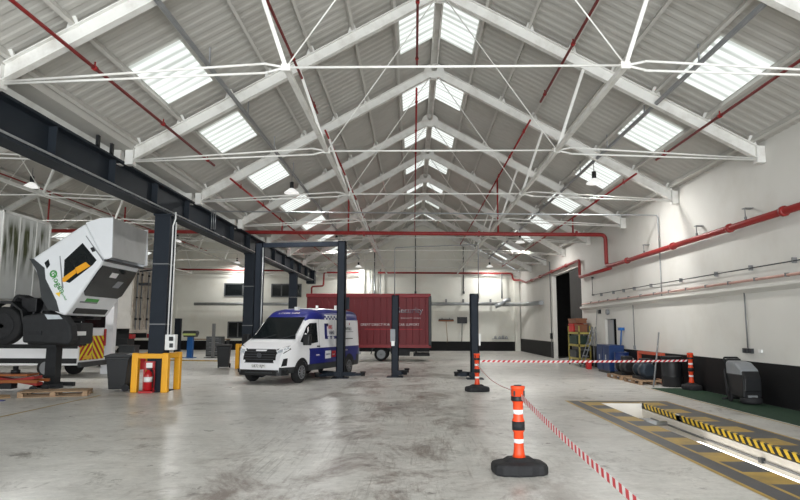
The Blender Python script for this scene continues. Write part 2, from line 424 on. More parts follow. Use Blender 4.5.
bj = mb.box(PX0 + .35, PX0 + .55, 13.45, 13.9, -.32, -.12).build('pit_jack_beam', None); tag(bj, 'blue grey jacking beam spanning the pit near its far end', 'jack beam')

# green matting along the wall
tag(MB((7.8, 10, 0)).box(7.34, 8.6, 1, 19.4, .0005, .012).build('floor_mat', GREEN_MAT), 'long dark green mat along the white wall, under the scrubber', 'mat')

# ------------------------------------------------------------------ walls
w = MB(); T = .25; ZT = sheet_z(HALF - .05) + .02
for (a, b, z0, z1) in ((Y0, 26.47, 0, ZT), (26.47, 27.98, 2.25, ZT), (27.98, 31.7, 0, ZT), (31.7, 38.3, 5.05, ZT), (38.3, YB, 0, ZT)):
    w.box(XW, XW + T, a, b, z0, z1)
struct(w, 'wall_right', WALL)
d = MB()
for a, b in ((Y0, 26.4), (28.05, 31.65), (38.4, YB - .02)): d.box(XW - .012, XW, a, b, 0, 1.0)
struct(d, 'baseboard_right', BLACK_DADO)
w = MB()
w.box(XL, XW, YB, YB + T, 0, 6.4)
w.poly([(XV, YB, 6.4), (XW, YB, 6.4), (RX, YB, RZ)]); w.poly([(XL, YB, 6.4), (XV, YB, 6.4), (LX, YB, RZ)])
for k in range(14):                                      # cladding laps in the upper wall
    z = 5.9 + .34*k
    for cx in (RX, LX):
        hw = min(HALF, (RZ - z)/SL) - .1
        if hw > .4: w.box(cx - hw, cx + hw, YB - .012, YB + .05, z, z + .03)
for x in (-19.5, -15.8, -12, -8.4, -.6, 3.1, 5.0, 6.6):
    w.box(x, x + .05, YB - .015, YB + .05, .75, 4.0)
w.box(XL, XW, YB - .02, YB + .05, 3.16, 3.2)
struct(w, 'wall_back', BACKWALL)
struct(MB().box(XL, XW - .02, YB - .03, YB, 0, .75), 'baseboard_back', BLACK_DADO)
struct(MB().box(XL - T, XL, Y0, YB, 0, 6.5), 'wall_left', WALL)
w = MB()                                                  # unseen entrance end behind the camera: wide doorways put in to admit daylight
w.box(XL, -20, Y0 - T, Y0, 0, 6.4); w.box(-11, -6.2, Y0 - T, Y0, 0, 6.4); w.box(7.6, XW, Y0 - T, Y0, 0, 6.4)
w.box(-20, -11, Y0 - T, Y0, 5.0, 6.4); w.box(-6.2, 7.6, Y0 - T, Y0, 5.6, 6.4)
w.poly([(XV, Y0, 6.4), (XW, Y0, 6.4), (RX, Y0, RZ)]); w.poly([(XL, Y0, 6.4), (XV, Y0, 6.4), (LX, Y0, RZ)])
struct(w, 'wall_front', WALL)

# dark store beyond the tall doorway
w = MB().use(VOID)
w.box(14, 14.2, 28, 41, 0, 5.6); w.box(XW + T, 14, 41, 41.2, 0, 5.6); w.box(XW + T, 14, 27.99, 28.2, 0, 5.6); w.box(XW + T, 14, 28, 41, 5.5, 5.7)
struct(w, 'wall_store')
w = MB(); w.box(XW + .05, XW + .12, 31.75, 34.2, 0, 5.0); w.box(XW + .03, XW + .05, 31.8, 34.1, .3, .36); w.box(XW + .03, XW + .05, 31.8, 34.1, 2.5, 2.56)
struct(w, 'door_1', DARKDOOR)
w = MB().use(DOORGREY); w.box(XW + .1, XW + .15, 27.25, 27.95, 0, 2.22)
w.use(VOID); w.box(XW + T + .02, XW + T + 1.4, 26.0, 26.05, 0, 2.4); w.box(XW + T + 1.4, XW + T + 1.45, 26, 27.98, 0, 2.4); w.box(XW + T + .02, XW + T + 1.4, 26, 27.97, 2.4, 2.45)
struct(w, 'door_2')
struct(MB().box(8.2, 8.6, YB - .3, YB, 0, 6.3), 'trim_1', BACKWALL)
struct(MB().box(-4.42, -4.0, YB - .35, YB, 0, 8.2), 'trim_2', BACKWALL)

def back_window(n, x0, x1, z0, z1, bars):
    fr = MB(); fr.box(x0, x1, YB - .05, YB - .01, z0, z0 + .1); fr.box(x0, x1, YB - .05, YB - .01, z1 - .1, z1)
    for k in range(bars + 1):
        x = x0 + (x1 - x0 - .1)*k/bars; fr.box(x, x + .1, YB - .05, YB - .01, z0, z1)
    o = struct(fr, 'window_%d' % n, FRAME)
    MB().box(x0, x1, YB - .03, YB - .02, z0, z1).build('window_pane', GLASS_DK, o)
back_window(1, -15.6, -14.0, 4.35, 5.45, 1); back_window(2, -11.7, -9.2, 4.3, 5.4, 3); back_window(3, -15.2, -12.7, .95, 2.3, 3)

# ------------------------------------------------------------------ roof
def corrugated(mb, xa, xb, cx, y0, y1, pitch=.30, dep=.010, off=0.0):
    s = 1 if xb > cx else -1
    nx, nz = s*SL, 1.0; l = math.hypot(nx, nz); nx /= l; nz /= l
    prof = []; y = y0
    while y < y1 - 1e-6:
        for dy, dd in ((0, 0), (.35, 0), (.5, 1), (.85, 1)):
            if y + dy*pitch <= y1 + 1e-6: prof.append((y + dy*pitch, dd*dep))
        y += pitch
    prof.append((y1, 0))
    pa = None
    for y, dd in prof:
        t = dd - dep + off
        a = mb.V((xa + nx*t, y, sheet_z(xa - cx) + nz*t)); b = mb.V((xb + nx*t, y, sheet_z(xb - cx) + nz*t))
        if pa: mb.F([pa[0], a, b, pa[1]])
        pa = (a, b)
for nm, cx in (('ceiling', LX), ('ceiling', RX)):
    mb = MB()
    for s in (-1, 1): corrugated(mb, cx, cx + s*HALF, cx, Y0, YB)
    struct(mb, nm, SHEET)
n = 4
for cx in (RX, LX):
    for k in range(-2, 9):
        y_ridge = 9.91 + BAY*k + 1.0; y_low = 9.91 + BAY*k + (1.25 if k else 2.0)
        if k == 8: continue
        for xa, xb in ((-6.62, -5.57), (5.57, 6.62), (-1.12, -.1), (.1, 1.12)):
            yb = y_low if abs(xa) > 3 else y_ridge; mb = MB(); corrugated(mb, cx + xa, cx + xb, cx, yb, yb + 2.1, off=-.03)
            struct(mb, 'window_%d' % n, SKY_PANE); n += 1

# purlins
OFFS = [1.22, 2.28, 3.34, 4.40, 5.40, 6.62, 7.70]
for side, cx, nave in ((-1, RX, 'main nave'), (1, RX, 'main nave'), (1, LX, 'side nave'), (-1, LX, 'side nave')):
    for k, of in enumerate(OFFS):
        x = cx + side*of; z = sheet_z(of) - .12
        o = MB((x, 22, z)).bar((x, Y0, z), (x, YB, z), .07, .17, up=(side*SL, 0, 1)).build('roof_purlin', PURLIN)
        where = ('slope above the girder' if side < 0 else 'slope above the pipe wall') if cx == RX else ('slope nearer the girder' if side > 0 else 'slope beyond the lorry')
        tag(o, 'white purlin, %s down from the ridge, %s, %s' % (ORD[k], nave, where), 'purlin', 'long roof purlins')
for cx, nm in ((RX, 'main nave above the van and lifts'), (LX, 'side nave above the tilted lorry')):
    mb = MB((cx, 22, RZ)); mb.box(cx - .12, cx - .07, Y0, YB, RZ - .3, RZ - .12); mb.box(cx + .07, cx + .12, Y0, YB, RZ - .3, RZ - .12); mb.box(cx - .1, cx + .1, Y0, YB, RZ - .14, RZ - .1)
    tag(mb.build('ridge_beam', WHITE_STEEL), 'white ridge beam of the %s' % nm, 'roof beam')
mb = MB((XV, 22, 6.2)).use(SHEET); mb.prism([(XV - .32, 6.56), (XV - .25, 6.26), (XV + .25, 6.26), (XV + .32, 6.56), (XV + .28, 6.56), (XV + .22, 6.3), (XV - .22, 6.3), (XV - .28, 6.56)], 'y', Y0 + .05, 49.3)
tag(mb.build('valley_gutter', None), 'pale valley gutter lying over the dark crane girder', 'gutter')

# trusses (local to the ridge line, z absolute)
def make_truss():
    t = thing('roof_truss', '', 'roof truss', (RX, TY[0], 0))
    top = 10.50
    def rz(off): return top - SL*off
    for s in (-1, 1):
        MB().ibeam((s*.12, 0, rz(.12)), (s*7.88, 0, rz(7.88)), .16, .29).build('rafter', WHITE_STEEL, t)
        MB().cbox((s*7.86, 0, 6.1), .2, .2, .42).build('heel_plate', WHITE_STEEL, t)
        n = (s*2.88, 0, 6.24)
        mb = MB(); mb.tube((s*7.75, 0, 6.02), (s*3.2, -.03, 6.30), .022); mb.tube((s*7.75, 0, 5.98), (s*3.2, .03, 6.16), .022); mb.tube((s*3.25, -.03, 6.30), n, .022); mb.tube((s*3.25, .03, 6.16), n, .022)
        mb.build('tie_rod', WHITE_STEEL, t)
        MB().bar(n, (s*3.62, 0, rz(3.62) - .1), .07, .07, up=(0, 1, 0)).build('strut', WHITE_STEEL, t)
        MB().tube(n, (s*.1, 0, rz(.1) - .1), .014, 6).build('hanger_rod', WHITE_STEEL, t)
        MB().cbox(n, .16, .05, .12).build('node_plate', WHITE_STEEL, t)
        for of in OFFS[1:]:
            x0 = s*of; z0 = rz(of) + .14
            MB().prism([(x0 - .12, z0 + s*.06), (x0 + .12, z0 - s*.06), (x0 + .05, z0 + .24), (x0 - .05, z0 + .24)], 'y', -.03, .03).build('purlin_cleat', WHITE_STEEL, t)
    MB().tube((-2.88, 0, 6.24), (2.88, 0, 6.24), .022).build('tie_rod', WHITE_STEEL, t)
    # apex plate with its round eye
    mb = MB(); seg = 16
    for yy in (-.1, .1):
        R = []; O = []
        for i in range(seg):
            a = 2*PI*i/seg; R.append(mb.V((.11*math.cos(a), yy, 10.56 + .1*math.sin(a)))); O.append(mb.V((.34*math.cos(a), yy, 10.48 + .26*math.sin(a))))
        for i in range(seg): mb.F([R[i], R[(i+1) % seg], O[(i+1) % seg], O[i]])
    mb.cbox((0, 0, 10.27), .22, .1, .09)
    mb.build('apex_plate', WHITE_STEEL, t)
    return t
truss = make_truss()
for nave, cx in (('over the van bay', RX), ('over the lorry bay', LX)):
    for k, ty in enumerate(TY):
        o = truss if (k == 0 and cx == RX) else copy_tree(truss)
        o.location = (cx, ty, 0)
        tag(o, 'white steel roof truss %s, %s from the front' % (nave, ORD[k]), 'roof truss', 'white roof trusses')
for cx, nave in ((RX, 'van bay'), (LX, 'lorry bay')):
    for s in (-1, 1):
        x = cx + s*2.88
        o = MB((x, 25, 6.2)).bar((x, TY[0], 6.24), (x, YB - .5, 6.24), .09, .09).build('longitudinal_tie', WHITE_STEEL)
        side = ('on the girder side' if s < 0 else 'on the pipe wall side') if cx == RX else ('on the outer side' if s < 0 else 'on the girder side')
        tag(o, 'long white tie joining the truss nodes of the %s, %s' % (nave, side), 'roof tie', 'long roof ties')

# ------------------------------------------------------------------ crane girder and columns
GX = -7.48
g = thing('crane_girder', 'long slate blue steel crane girder on the row of columns', 'girder', (GX, 20, 5.2))
MB((GX, 20, 5.2)).ibeam((GX, Y0 + .5, 5.56), (GX, 44.7, 5.56), .42, .80, .05, .03).build('web_and_flanges', DARK_GIRDER, g)
for k in range(20):
    yy = -3 + 2.485*k
    if yy > 44: break
    for s in (-1, 1): MB((GX, 20, 5.2)).box(GX + min(s*.02, s*.19), GX + max(s*.02, s*.19), yy, yy + .04, 5.22, 5.9).build('stiffener', DARK_GIRDER, g)
bolt = None
for k in range(96):
    if bolt is None: bolt = MB().cbox((0, 0, 0), .035, .035, .04).build('bolt', DARK_GIRDER, g)
    else:
        c = bolt.copy(); COL.objects.link(c); bolt = c
    bolt.location = (.19, -9 + .25*k, .035)
MB((GX, 20, 5.2)).tube((GX + .225, -4, 5.25), (GX + .225, 44.5, 5.25), .025).build('edge_conduit', GALV, g)
MB((GX, 20, 5.2)).box(GX + .1, GX + .16, Y0 + .5, 44.7, 5.955, 5.972).build('crane_rail', WHITE_STEEL, g)
MB((GX, 20, 5.2)).box(GX - .3, GX + .3, 44.0, 44.72, 5.0, 5.96).build('end_block', DARK_STEEL, g)
for yy, hh in ((13.5, .28), (14.15, .28)):
    b = MB((GX + .2, yy, 5.96)).box(GX + .14, GX + .2, yy, yy + .1, 5.96, 5.96 + hh).box(GX + .02, GX + .2, yy, yy + .1, 5.96, 6.0).build('girder_bracket', BLACK_PL)
    tag(b, 'black upright bracket on top of the girder, %s' % ('nearer the open front' if yy < 13.8 else 'nearer the second truss'), 'bracket', 'black girder brackets')

def column(cy, label):
    c = thing('steel_column', label, 'column', (-7.40, cy, 0), 0, 'slate blue columns')
    MB().ibeam((0, 0, .02), (0, 0, 5.12), .46, .42, .045, .05, up=(0, 1, 0)).build('shaft', DARK_STEEL, c)
    MB().box(-.23, -.2, -.16, .16, .02, 5.1).box(.14, .17, -.18, .18, .02, 5.1).build('web_cover', DARK_STEEL, c)
    MB().box(-.36, .36, -.34, .34, 0, .03).build('base_plate', DARK_STEEL, c)
    MB().box(-.27, .27, -.24, .24, 5.1, 5.15).build('cap_plate', DARK_STEEL, c)
    for z in (1.9, 3.65): MB().box(-.24, .24, -.22, .22, z, z + .03).build('strap', GREY_PIPE, c)
    return c
column(17.8, 'slate blue steel column beside the wheelie bin, with a control box')
column(27.46, 'slate blue steel column behind the bonnet of the white van')
column(37.4, 'slate blue steel column seen between the tall lift posts')

cb = thing('control_box', 'pale grey control box with switches fixed to the nearest column', 'control box', (-7.0, 17.62, 1.2))
MB().box(-.12, .17, -.1, .1, -.02, .42).build('case', WHITE_PL, cb, bevel=.01)
MB().box(-.0, .12, -.125, -.1, .24, .36).build('switch', BLACK_PL, cb); MB().box(.02, .12, -.12, -.1, .05, .17).build('socket', DK_GREY, cb)
cd = thing('column_conduit', 'pair of white conduits running down the nearest column to its control box', 'conduit', (-7.08, 17.6, 1.6))
MB().path([(.0, 0, .0), (.0, 0, 3.2), (.06, 0, 3.4), (.06, 0, 3.6)], .022).build('pipe', WHITE_PL, cd); MB().tube((.08, .02, 0), (.08, .02, 3.3), .018).build('pipe', WHITE_PL, cd)

# ------------------------------------------------------------------ sprinkler and service pipes
def couplings(mb, pts, r, axis):
    for p0 in pts: mb.lathe([(r*1.0, -.06), (r*1.45, -.05), (r*1.45, .05), (r*1.0, .06)], p0, axis, 12)
cp = thing('sprinkler_main', 'thick red sprinkler main crossing the hall and running down the white wall', 'pipe', (0, 26.8, 5.95))
O = (0, 26.8, 5.95)
MB(O).path([(XL + .2, 26.8, 6.17), (8.46, 26.8, 5.93), (8.46, 26.8, 4.56), (8.46, 25.9, 4.5), (8.46, -5.5, 4.5)], .085, 12, .22).build('pipe', RED_PIPE, cp)
for yy in (24.2, 19.9, 16.3, 13.9, 10):
    mb = MB(O); couplings(mb, [(8.46, yy, 4.5)], .085, 'y'); mb.build('coupling', RED_PIPE, cp)
for yy in (22.4, 18.2, 15.5):
    mb = MB(O); mb.box(8.45, 8.47, yy, yy + .02, 4.56, 4.9).box(8.45, XW, yy - .02, yy + .14, 4.88, 4.9).cbox((8.46, yy, 4.63), .05, .05, .07); mb.build('hanger', GREY_PIPE, cp)
for x in (-2.2, 2.9, 7.2): MB(O).cbox((x, 26.8, 5.98), .06, .22, .22).build('clamp', DARK_RED_PIPE, cp)
rp = thing('wall_pipe', 'thin red pipe stepping over the tall dark doorway to the far wall', 'pipe', (8.5, 40, 5))
O = (8.5, 40, 5)
MB(O).path([(8.5, 26.4, 4.42), (8.5, 31.3, 4.42), (8.5, 31.3, 5.3), (8.5, 46.2, 5.25), (8.5, 48.5, 5.6), (8.1, 49.6, 5.7), (8.0, 49.65, 6.25), (-2.9, 49.65, 6.3)], .075, 10, .2).build('pipe', RED_PIPE, rp)
for yy in (34, 37.5, 41, 44): 
    mb = MB(O); couplings(mb, [(8.5, yy, 5.3 - .05*(yy - 31.3)/15)], .075, 'y'); mb.build('coupling', RED_PIPE, rp)
bp = thing('far_wall_pipe', 'red pipe along the top of the far wall behind the girder end', 'pipe', (-12, 49.6, 6.3))
O = (-12, 49.6, 6.3)
MB(O).path([(XL + .3, 49.65, 6.6), (-9.8, 49.65, 6.45)], .075, 10).build('pipe', RED_PIPE, bp)
MB(O).path([(-8.3, 49.6, 3.9), (-8.3, 49.6, 5.15), (-7.35, 49.6, 5.2), (-7.3, 49.6, 6.3), (-4.45, 49.6, 6.3)], .07, 10, .15).build('branch_pipe', RED_PIPE, bp)

RANGES = [(-5.87, 6.56, 'outer range pipe on the girder side'), (RX - 3.55, 8.15, 'inner range pipe on the girder side'), (RX - .6, 9.55, 'range pipe just beside the ridge'),
          (3.75, 8.46, 'inner range pipe on the white wall side'), (7.05, 6.69, 'outer range pipe on the white wall side')]
for x, z, lab in RANGES:
    for (a, b, part) in ((-3, 17.4, 'front run'), (19.0, 48.5, 'far run')):
        mb = MB((x, a, z)); mb.tube((x, a, z), (x, b, z), .033, 8)
        o = thing('range_pipe', 'thin dark red sprinkler %s, %s' % (lab, part), 'pipe', (x, a, z), 0, 'sprinkler range pipes')
        mb.build('pipe', DARK_RED_PIPE, o)
        yy = a + 1.2
        while yy < b:
            MB((x, a, z)).lathe([(.05, -.05), (.05, .05)], (x, yy, z), 'y', 8).tube((x, yy, z), (x, yy, z + .12), .015, 6).build('sprinkler_head', DARK_RED_PIPE, o); yy += 3.1
for x, zt, lab in ((-5.87, 6.56, 'shortest dropper on the girder side'), (RX - 3.6, 8.15, 'tall dropper between the lift posts'), (3.75, 8.46, 'tall dropper towards the white wall'), (7.05, 6.69, 'short dropper by the white wall'),
                   (-16.5, 7.9, 'tall dropper above the dirty box body'), (-13.0, 7.2, 'dropper above the tilted cab')):
    zb = 6.09 - .005*(x - XL)
    o = MB((x, 26.8, 6)).tube((x, 26.8, zb), (x, 26.8, zt), .04, 8).build('pipe_dropper', RED_PIPE)
    tag(o, 'vertical red sprinkler %s' % lab, 'pipe', 'red vertical droppers')
sx = thing('range_pipe', 'thin red sprinkler pipe under the roof of the lorry bay', 'pipe', (-16.5, 20, 7.9), 0, 'sprinkler range pipes')
MB().tube((0, -22, 0), (0, 28, 0), .033).build('pipe', DARK_RED_PIPE, sx)

cg = thing('crossing_conduit', 'thin galvanised conduit crossing the hall high up and dropping down the white wall', 'conduit', (0, 21.4, 5.78))
O = (0, 21.4, 5.78)
MB(O).path([(GX + .25, 21.4, 5.96), (8.62, 21.4, 5.8), (8.62, 21.4, 4.3)], .024, 8, .1).build('pipe', GALV, cg)
MB(O).path([(8.62, 21.4, 4.3), (8.64, 21.45, 3.9), (8.64, 21.45, 2.96)], .02, 8, .1).build('drop_pipe', GALV, cg)
for k in range(3): MB(O).tube((GX + .25 + .07*k, 21.38, 5.3), (GX + .25 + .07*k, 21.38, 6.02), .016, 6).build('bracket_pipe', GALV, cg)

al = thing('air_line', 'thin dark air line on grey brackets along the white wall', 'pipe', (8.58, 20, 3.4))
O = (8.58, 20, 3.4)
MB(O).path([(8.58, -5, 3.28), (8.58, 29.45, 3.42), (8.58, 29.45, 4.25)], .014, 6).build('pipe', DK_GREY, al)
for yy in (15.7, 17.5, 19.8, 22.3, 24, 25.2, 26.5, 28.2, 13.9): MB(O).box(8.565, XW, yy, yy + .03, 3.31, 3.44).build('bracket', GREY_PIPE, al)
for z in (4.25, 3.42): MB(O).cbox((8.6, 29.45, z), .1, .06, .06).build('end_fitting', DK_GREY, al)
cpp = thing('copper_pipe', 'dull pink copper pipe running above the wall ledge', 'pipe', (8.6, 20, 3.07))
O = (8.6, 20, 3.07)
MB(O).tube((8.6, -5.5, 3.08), (8.6, 31.4, 3.05), .035, 8).build('pipe', COPPER, cpp)
for k in range(14): MB(O).cbox((8.6, 12.9 + 1.3*k, 3.07), .09, .05, .09).build('clip', GREY_PIPE, cpp)
led = MB((8.6, 20, 2.85)); led.prism([(XW, 2.74), (8.50, 2.84), (8.50, 2.92), (XW, 2.95)], 'y', Y0 + .1, 31.5)
tag(led.build('wall_ledge', WALL), 'long white ledge along the wall below the copper pipe', 'ledge')
wc = thing('wall_conduit', 'grey conduit dropping from the ledge to sockets above the scrubber', 'conduit', (8.64, 16.15, 1.26))
MB().tube((0, 0, .08), (0, 0, 1.55), .018, 6).build('pipe', GREY_PIPE, wc)
for k in range(3): MB().box(-.03, .03, -.22 + .16*k, -.1 + .16*k, -.05, .07).build('socket', DK_GREY, wc)
MB().box(-.02, .03, -.62, -.5, -.02, .06).build('switch', WHITE_PL, wc)
wc = thing('wall_conduit', 'thin grey conduit dropping down the white wall above the orange hoist', 'conduit', (8.64, 24.3, 1.1))
MB().tube((0, 0, 0), (0, 0, 1.7), .016, 6).build('pipe', GREY_PIPE, wc); MB().cbox((0, 0, 0), .06, .14, .14).build('socket', GREY_PL, wc)
wc = thing('wall_conduit', 'grey conduit down the edge of the tall dark doorway', 'conduit', (8.6, 38.55, 0))
MB().path([(0, 0, .02), (0, 0, 6.0), (-1.2, -.8, 6.25)], .03, 6).build('pipe', GREY_PIPE, wc); MB().cbox((-.02, 0, 1.35), .1, .3, .35).build('isolator', BLACK_PL, wc)
al = thing('alarm_beacon', 'small grey round alarm on the wall above the grey door', 'alarm', (8.6, 27.4, 2.55)); MB().lathe([(.12, -.05), (.13, 0), (.1, .07)], (0, 0, 0), 'x', 14).build('bell', GREY_PL, al)
al = thing('alarm_beacon', 'small black alarm box on the wall beside the leaning pole', 'alarm', (8.62, 28.62, 2.6)); MB().cbox((0, 0, 0), .1, .22, .18).build('case', BLACK_PL, al, bevel=.02)

for x, lab in ((-4.42, 'girder'), (6.08, 'white wall')):
    tr = thing('cable_trunking', 'grey cable trunking under the roof slope on the %s side' % lab, 'trunking', (x, 20, 7.42), 0, 'roof cable trunkings')
    MB().box(-.03, .03, -24, 29.5, -.04, .05).build('tray', TRUNK, tr)
    for k in range(17): MB().box(-.015, .015, -23 + 3.1*k, -22.97 + 3.1*k, 0, .45).build('hanger_strap', TRUNK, tr)

# duct on the far wall
du = thing('extract_duct', 'silver extract duct along the far wall with branch elbows at its end', 'duct', (4, 49.6, 3.75)); O = (4, 49.6, 3.75)
MB(O).tube((-17.9, 49.62, 3.72), (-10, 49.62, 3.72), .12, 14).build('duct_run', GALV, du)
MB(O).tube((.5, 49.62, 3.75), (7.3, 49.62, 3.78), .13, 14).build('duct_run', GALV, du)
MB(O).path([(6.6, 49.5, 3.55), (7.0, 49.4, 3.7), (7.4, 49.3, 4.05), (7.8, 49.3, 4.1)], .17, 12, .15).build('branch', GALV, du)
MB(O).path([(7.2, 49.5, 3.7), (7.7, 49.2, 3.72), (8.25, 46.5, 3.62), (8.45, 40.6, 3.5)], .15, 12, .5).build('branch', GALV, du)
MB(O).tube((7.15, 49.5, 4.2), (7.15, 49.5, 6.2), .06, 8).build('riser', GREY_PIPE, du)
for k, x in enumerate((1.2, 2.6, 4.0, 5.2, 6.2)):
    MB(O).box(x, x + .1, 49.55, 50, 3.9, 4.15).build('bracket', GREY_PIPE, du)
for x in (-3.55, -3.2, -2.7):
    o = MB((x, 49.7, 3)).tube((x, 49.75, 0), (x, 49.75, 6.6), .05, 8).build('riser_pipe', GALV); tag(o, 'thin galvanised riser on the far wall behind the red lorry', 'pipe', 'far wall risers')

for x, z1, lab in ((.17, 9.6, 'under the ridge above the red lorry'), (-3.2, 8.0, 'beside the white pilaster above the red lorry'), (4.1, 8.6, 'above the duct and the hanging broom')):
    wc = thing('wall_conduit', 'thin dark conduit high on the far gable, %s' % lab, 'conduit', (x, 49.93, 4.7)); MB().tube((0, 0, 0), (0, 0, z1 - 4.7), .04, 6).build('pipe', DK_GREY, wc); MB().cbox((0, .02, 0), .16, .1, .2).build('junction_box', DK_GREY, wc)
# hanging lamps
def make_lamp():
    l = thing('high_bay_lamp', '', 'lamp')
    MB().tube((0, 0, .3), (0, 0, .62), .012, 6).build('rod', GREY_PIPE, l)
    MB().lathe([(.05, .3), (.075, .28), (.075, .08), (.06, .05)], n=12).build('gear_box', BLACK_PL, l)
    MB().lathe([(.06, .06), (.1, .04), (.26, -.09), (.27, -.12), (.25, -.115)], n=20).build('lamp_shade', SHADE, l)
    MB().lathe([(.01, -.09), (.235, -.1), (.235, -.112), (.01, -.115)], n=20).build('diffuser', LAMP_ON, l)
    return l
lamp0 = make_lamp()
LP = [(-4.42, 21.6, 6.78, 'over the van, on the girder side trunking'), (-4.42, 34.6, 6.78, 'over the red lorry, on the girder side trunking'), (-4.42, 48.8, 6.78, 'by the far wall pilaster'),
      (6.08, 20.2, 6.78, 'over the orange hoist, on the white wall side trunking'), (6.08, 34.6, 6.78, 'over the tall doorway, on the white wall side trunking'), (6.08, 48.6, 6.78, 'by the far wall duct elbows'),
      (-14.2, 21.9, 7.1, 'in the lorry bay over the dirty box body'), (-14.4, 36.5, 7.1, 'in the lorry bay behind the nearest column'), (-14.3, 48.9, 7.1, 'in the lorry bay at the far wall')]
for i, (x, y, z, lab) in enumerate(LP):
    o = lamp0 if i == 0 else copy_tree(lamp0)
    o.location = (x, y, z); tag(o, 'hanging pale high bay lamp %s' % lab, 'lamp', 'high bay lamps')
    ld = bpy.data.lights.new('lamp glow', 'AREA'); ld.shape = 'DISK'; ld.size = .44; ld.energy = (12 if y > 45 else 110); ld.color = (1, .99, .97)
    lo = bpy.data.objects.new('lamp_bulb', ld); COL.objects.link(lo); lo.parent = o; lo.location = (0, 0, -.13)

#PART2
# ------------------------------------------------------------------ two post lifts
def lift_arm(parent, x0, y0, ang, L, name='lift_arm'):
    c, s = math.cos(ang), math.sin(ang)
    o = MB().bar((x0, y0, .16), (x0 + c*L*.6, y0 + s*L*.6, .16), .16, .13).bar((x0 + c*L*.5, y0 + s*L*.5, .15), (x0 + c*L, y0 + s*L, .15), .11, .09).build(name, LIFT, parent)
    MB().lathe([(.08, .1), (.08, .2), (.1, .21), (.1, .26)], (x0 + c*L*.96, y0 + s*L*.96, 0), n=12).build('lift_pad', BLACK_RUB, o)

def lift_post(parent, x, y, H, s, w=.29, d=.34):
    """post whose open side faces s along x"""
    a, b = x - w/2, x + w/2
    mb = MB()
    mb.box(a, b, y - d/2, y - d/2 + .03, .02, H); mb.box(a, b, y + d/2 - .03, y + d/2, .02, H)
    back = a if s > 0 else b - .03
    mb.box(back, back + .03, y - d/2, y + d/2, .02, H)
    ff = b - .03 if s > 0 else a
    mb.box(ff, ff + .03, y - d/2, y - d/2 + .09, .02, H); mb.box(ff, ff + .03, y + d/2 - .09, y + d/2, .02, H)
    mb.box(a, b, y - d/2, y + d/2, H - .03, H)
    po = mb.build('post', LIFT, parent)
    MB().box(x - .3, x + .3, y - .32, y + .32, 0, .03).build('base_plate', LIFT, parent)
    mb = MB().box(a + .04, b - .04, y - d/2 + .05, y + d/2 - .05, .08, .95).box(x + s*.1 - .1, x + s*.1 + .14, y - .24, y + .24, .08, .24)
    mb.build('carriage', LIFT, parent)

L1 = thing('two_post_lift', 'tall dark blue two post lift with overhead beam around the white van', 'vehicle lift', (-4.29, 22.95, 0))
lift_post(L1, 1.61, -.25, 5.05, -1); lift_post(L1, -1.62, .25, 5.05, 1)
MB().bar((-1.72, .27, 4.96), (1.72, -.27, 4.96), .2, .17).build('overhead_beam', LIFT, L1)
lift_arm(L1, 1.45, -.3, -2.2, 1.0); lift_arm(L1, 1.75, -.4, -.15, .75, 'lift_arm'); lift_arm(L1, 1.3, -.05, 2.2, 1.0); lift_arm(L1, -1.45, .3, 1.0, 1.0); lift_arm(L1, -1.45, .2, -1.0, 1.0)
MB().box(1.77, 1.9, -.33, -.12, 2.5, 2.95).build('power_unit', LIFT, L1)
MB().tube((1.79, -.4, .2), (1.79, -.4, 4.9), .015, 6).build('hose', BLACK_RUB, L1)
MB().tube((-1.44, -.0, .2), (-1.44, -.0, 4.85), .03, 6).build('cable_cover', GALV, L1)

L2 = thing('two_post_lift', 'open topped two post lift standing empty before the red lorry', 'vehicle lift', (.735, 22.95, 0))
lift_post(L2, -1.425, .35, 3.06, 1, .27, .34); lift_post(L2, 1.49, -.35, 3.08, -1, .29, .36)
MB().path([(-1.45, .35, 2.9), (-1.45, .35, 4.9), (1.68, -.3, 4.93), (1.68, -.3, 2.9)], .018, 6, .08).build('hose_frame', GREY_PIPE, L2)
MB().box(-1.6, -1.42, .1, .18, 1.3, 1.78).build('control_panel', GREY_PL, L2); MB().cbox((-1.5, .1, 1.25), .12, .06, .18).build('switch', WHITE_PL, L2)
MB().box(1.58, 1.7, -.5, -.3, 1.2, 1.62).build('motor_box', WHITE_PL, L2)
MB().path([(1.64, -.4, 1.2), (1.66, -.45, .7), (1.6, -.4, .15)], .02, 6).build('hose', BLACK_RUB, L2)
lift_arm(L2, 1.2, -.5, 2.9, .4); lift_arm(L2, 1.3, -.2, 1.9, .9); lift_arm(L2, -1.3, .45, 1.2, .9); lift_arm(L2, -1.3, .3, -.5, .3)

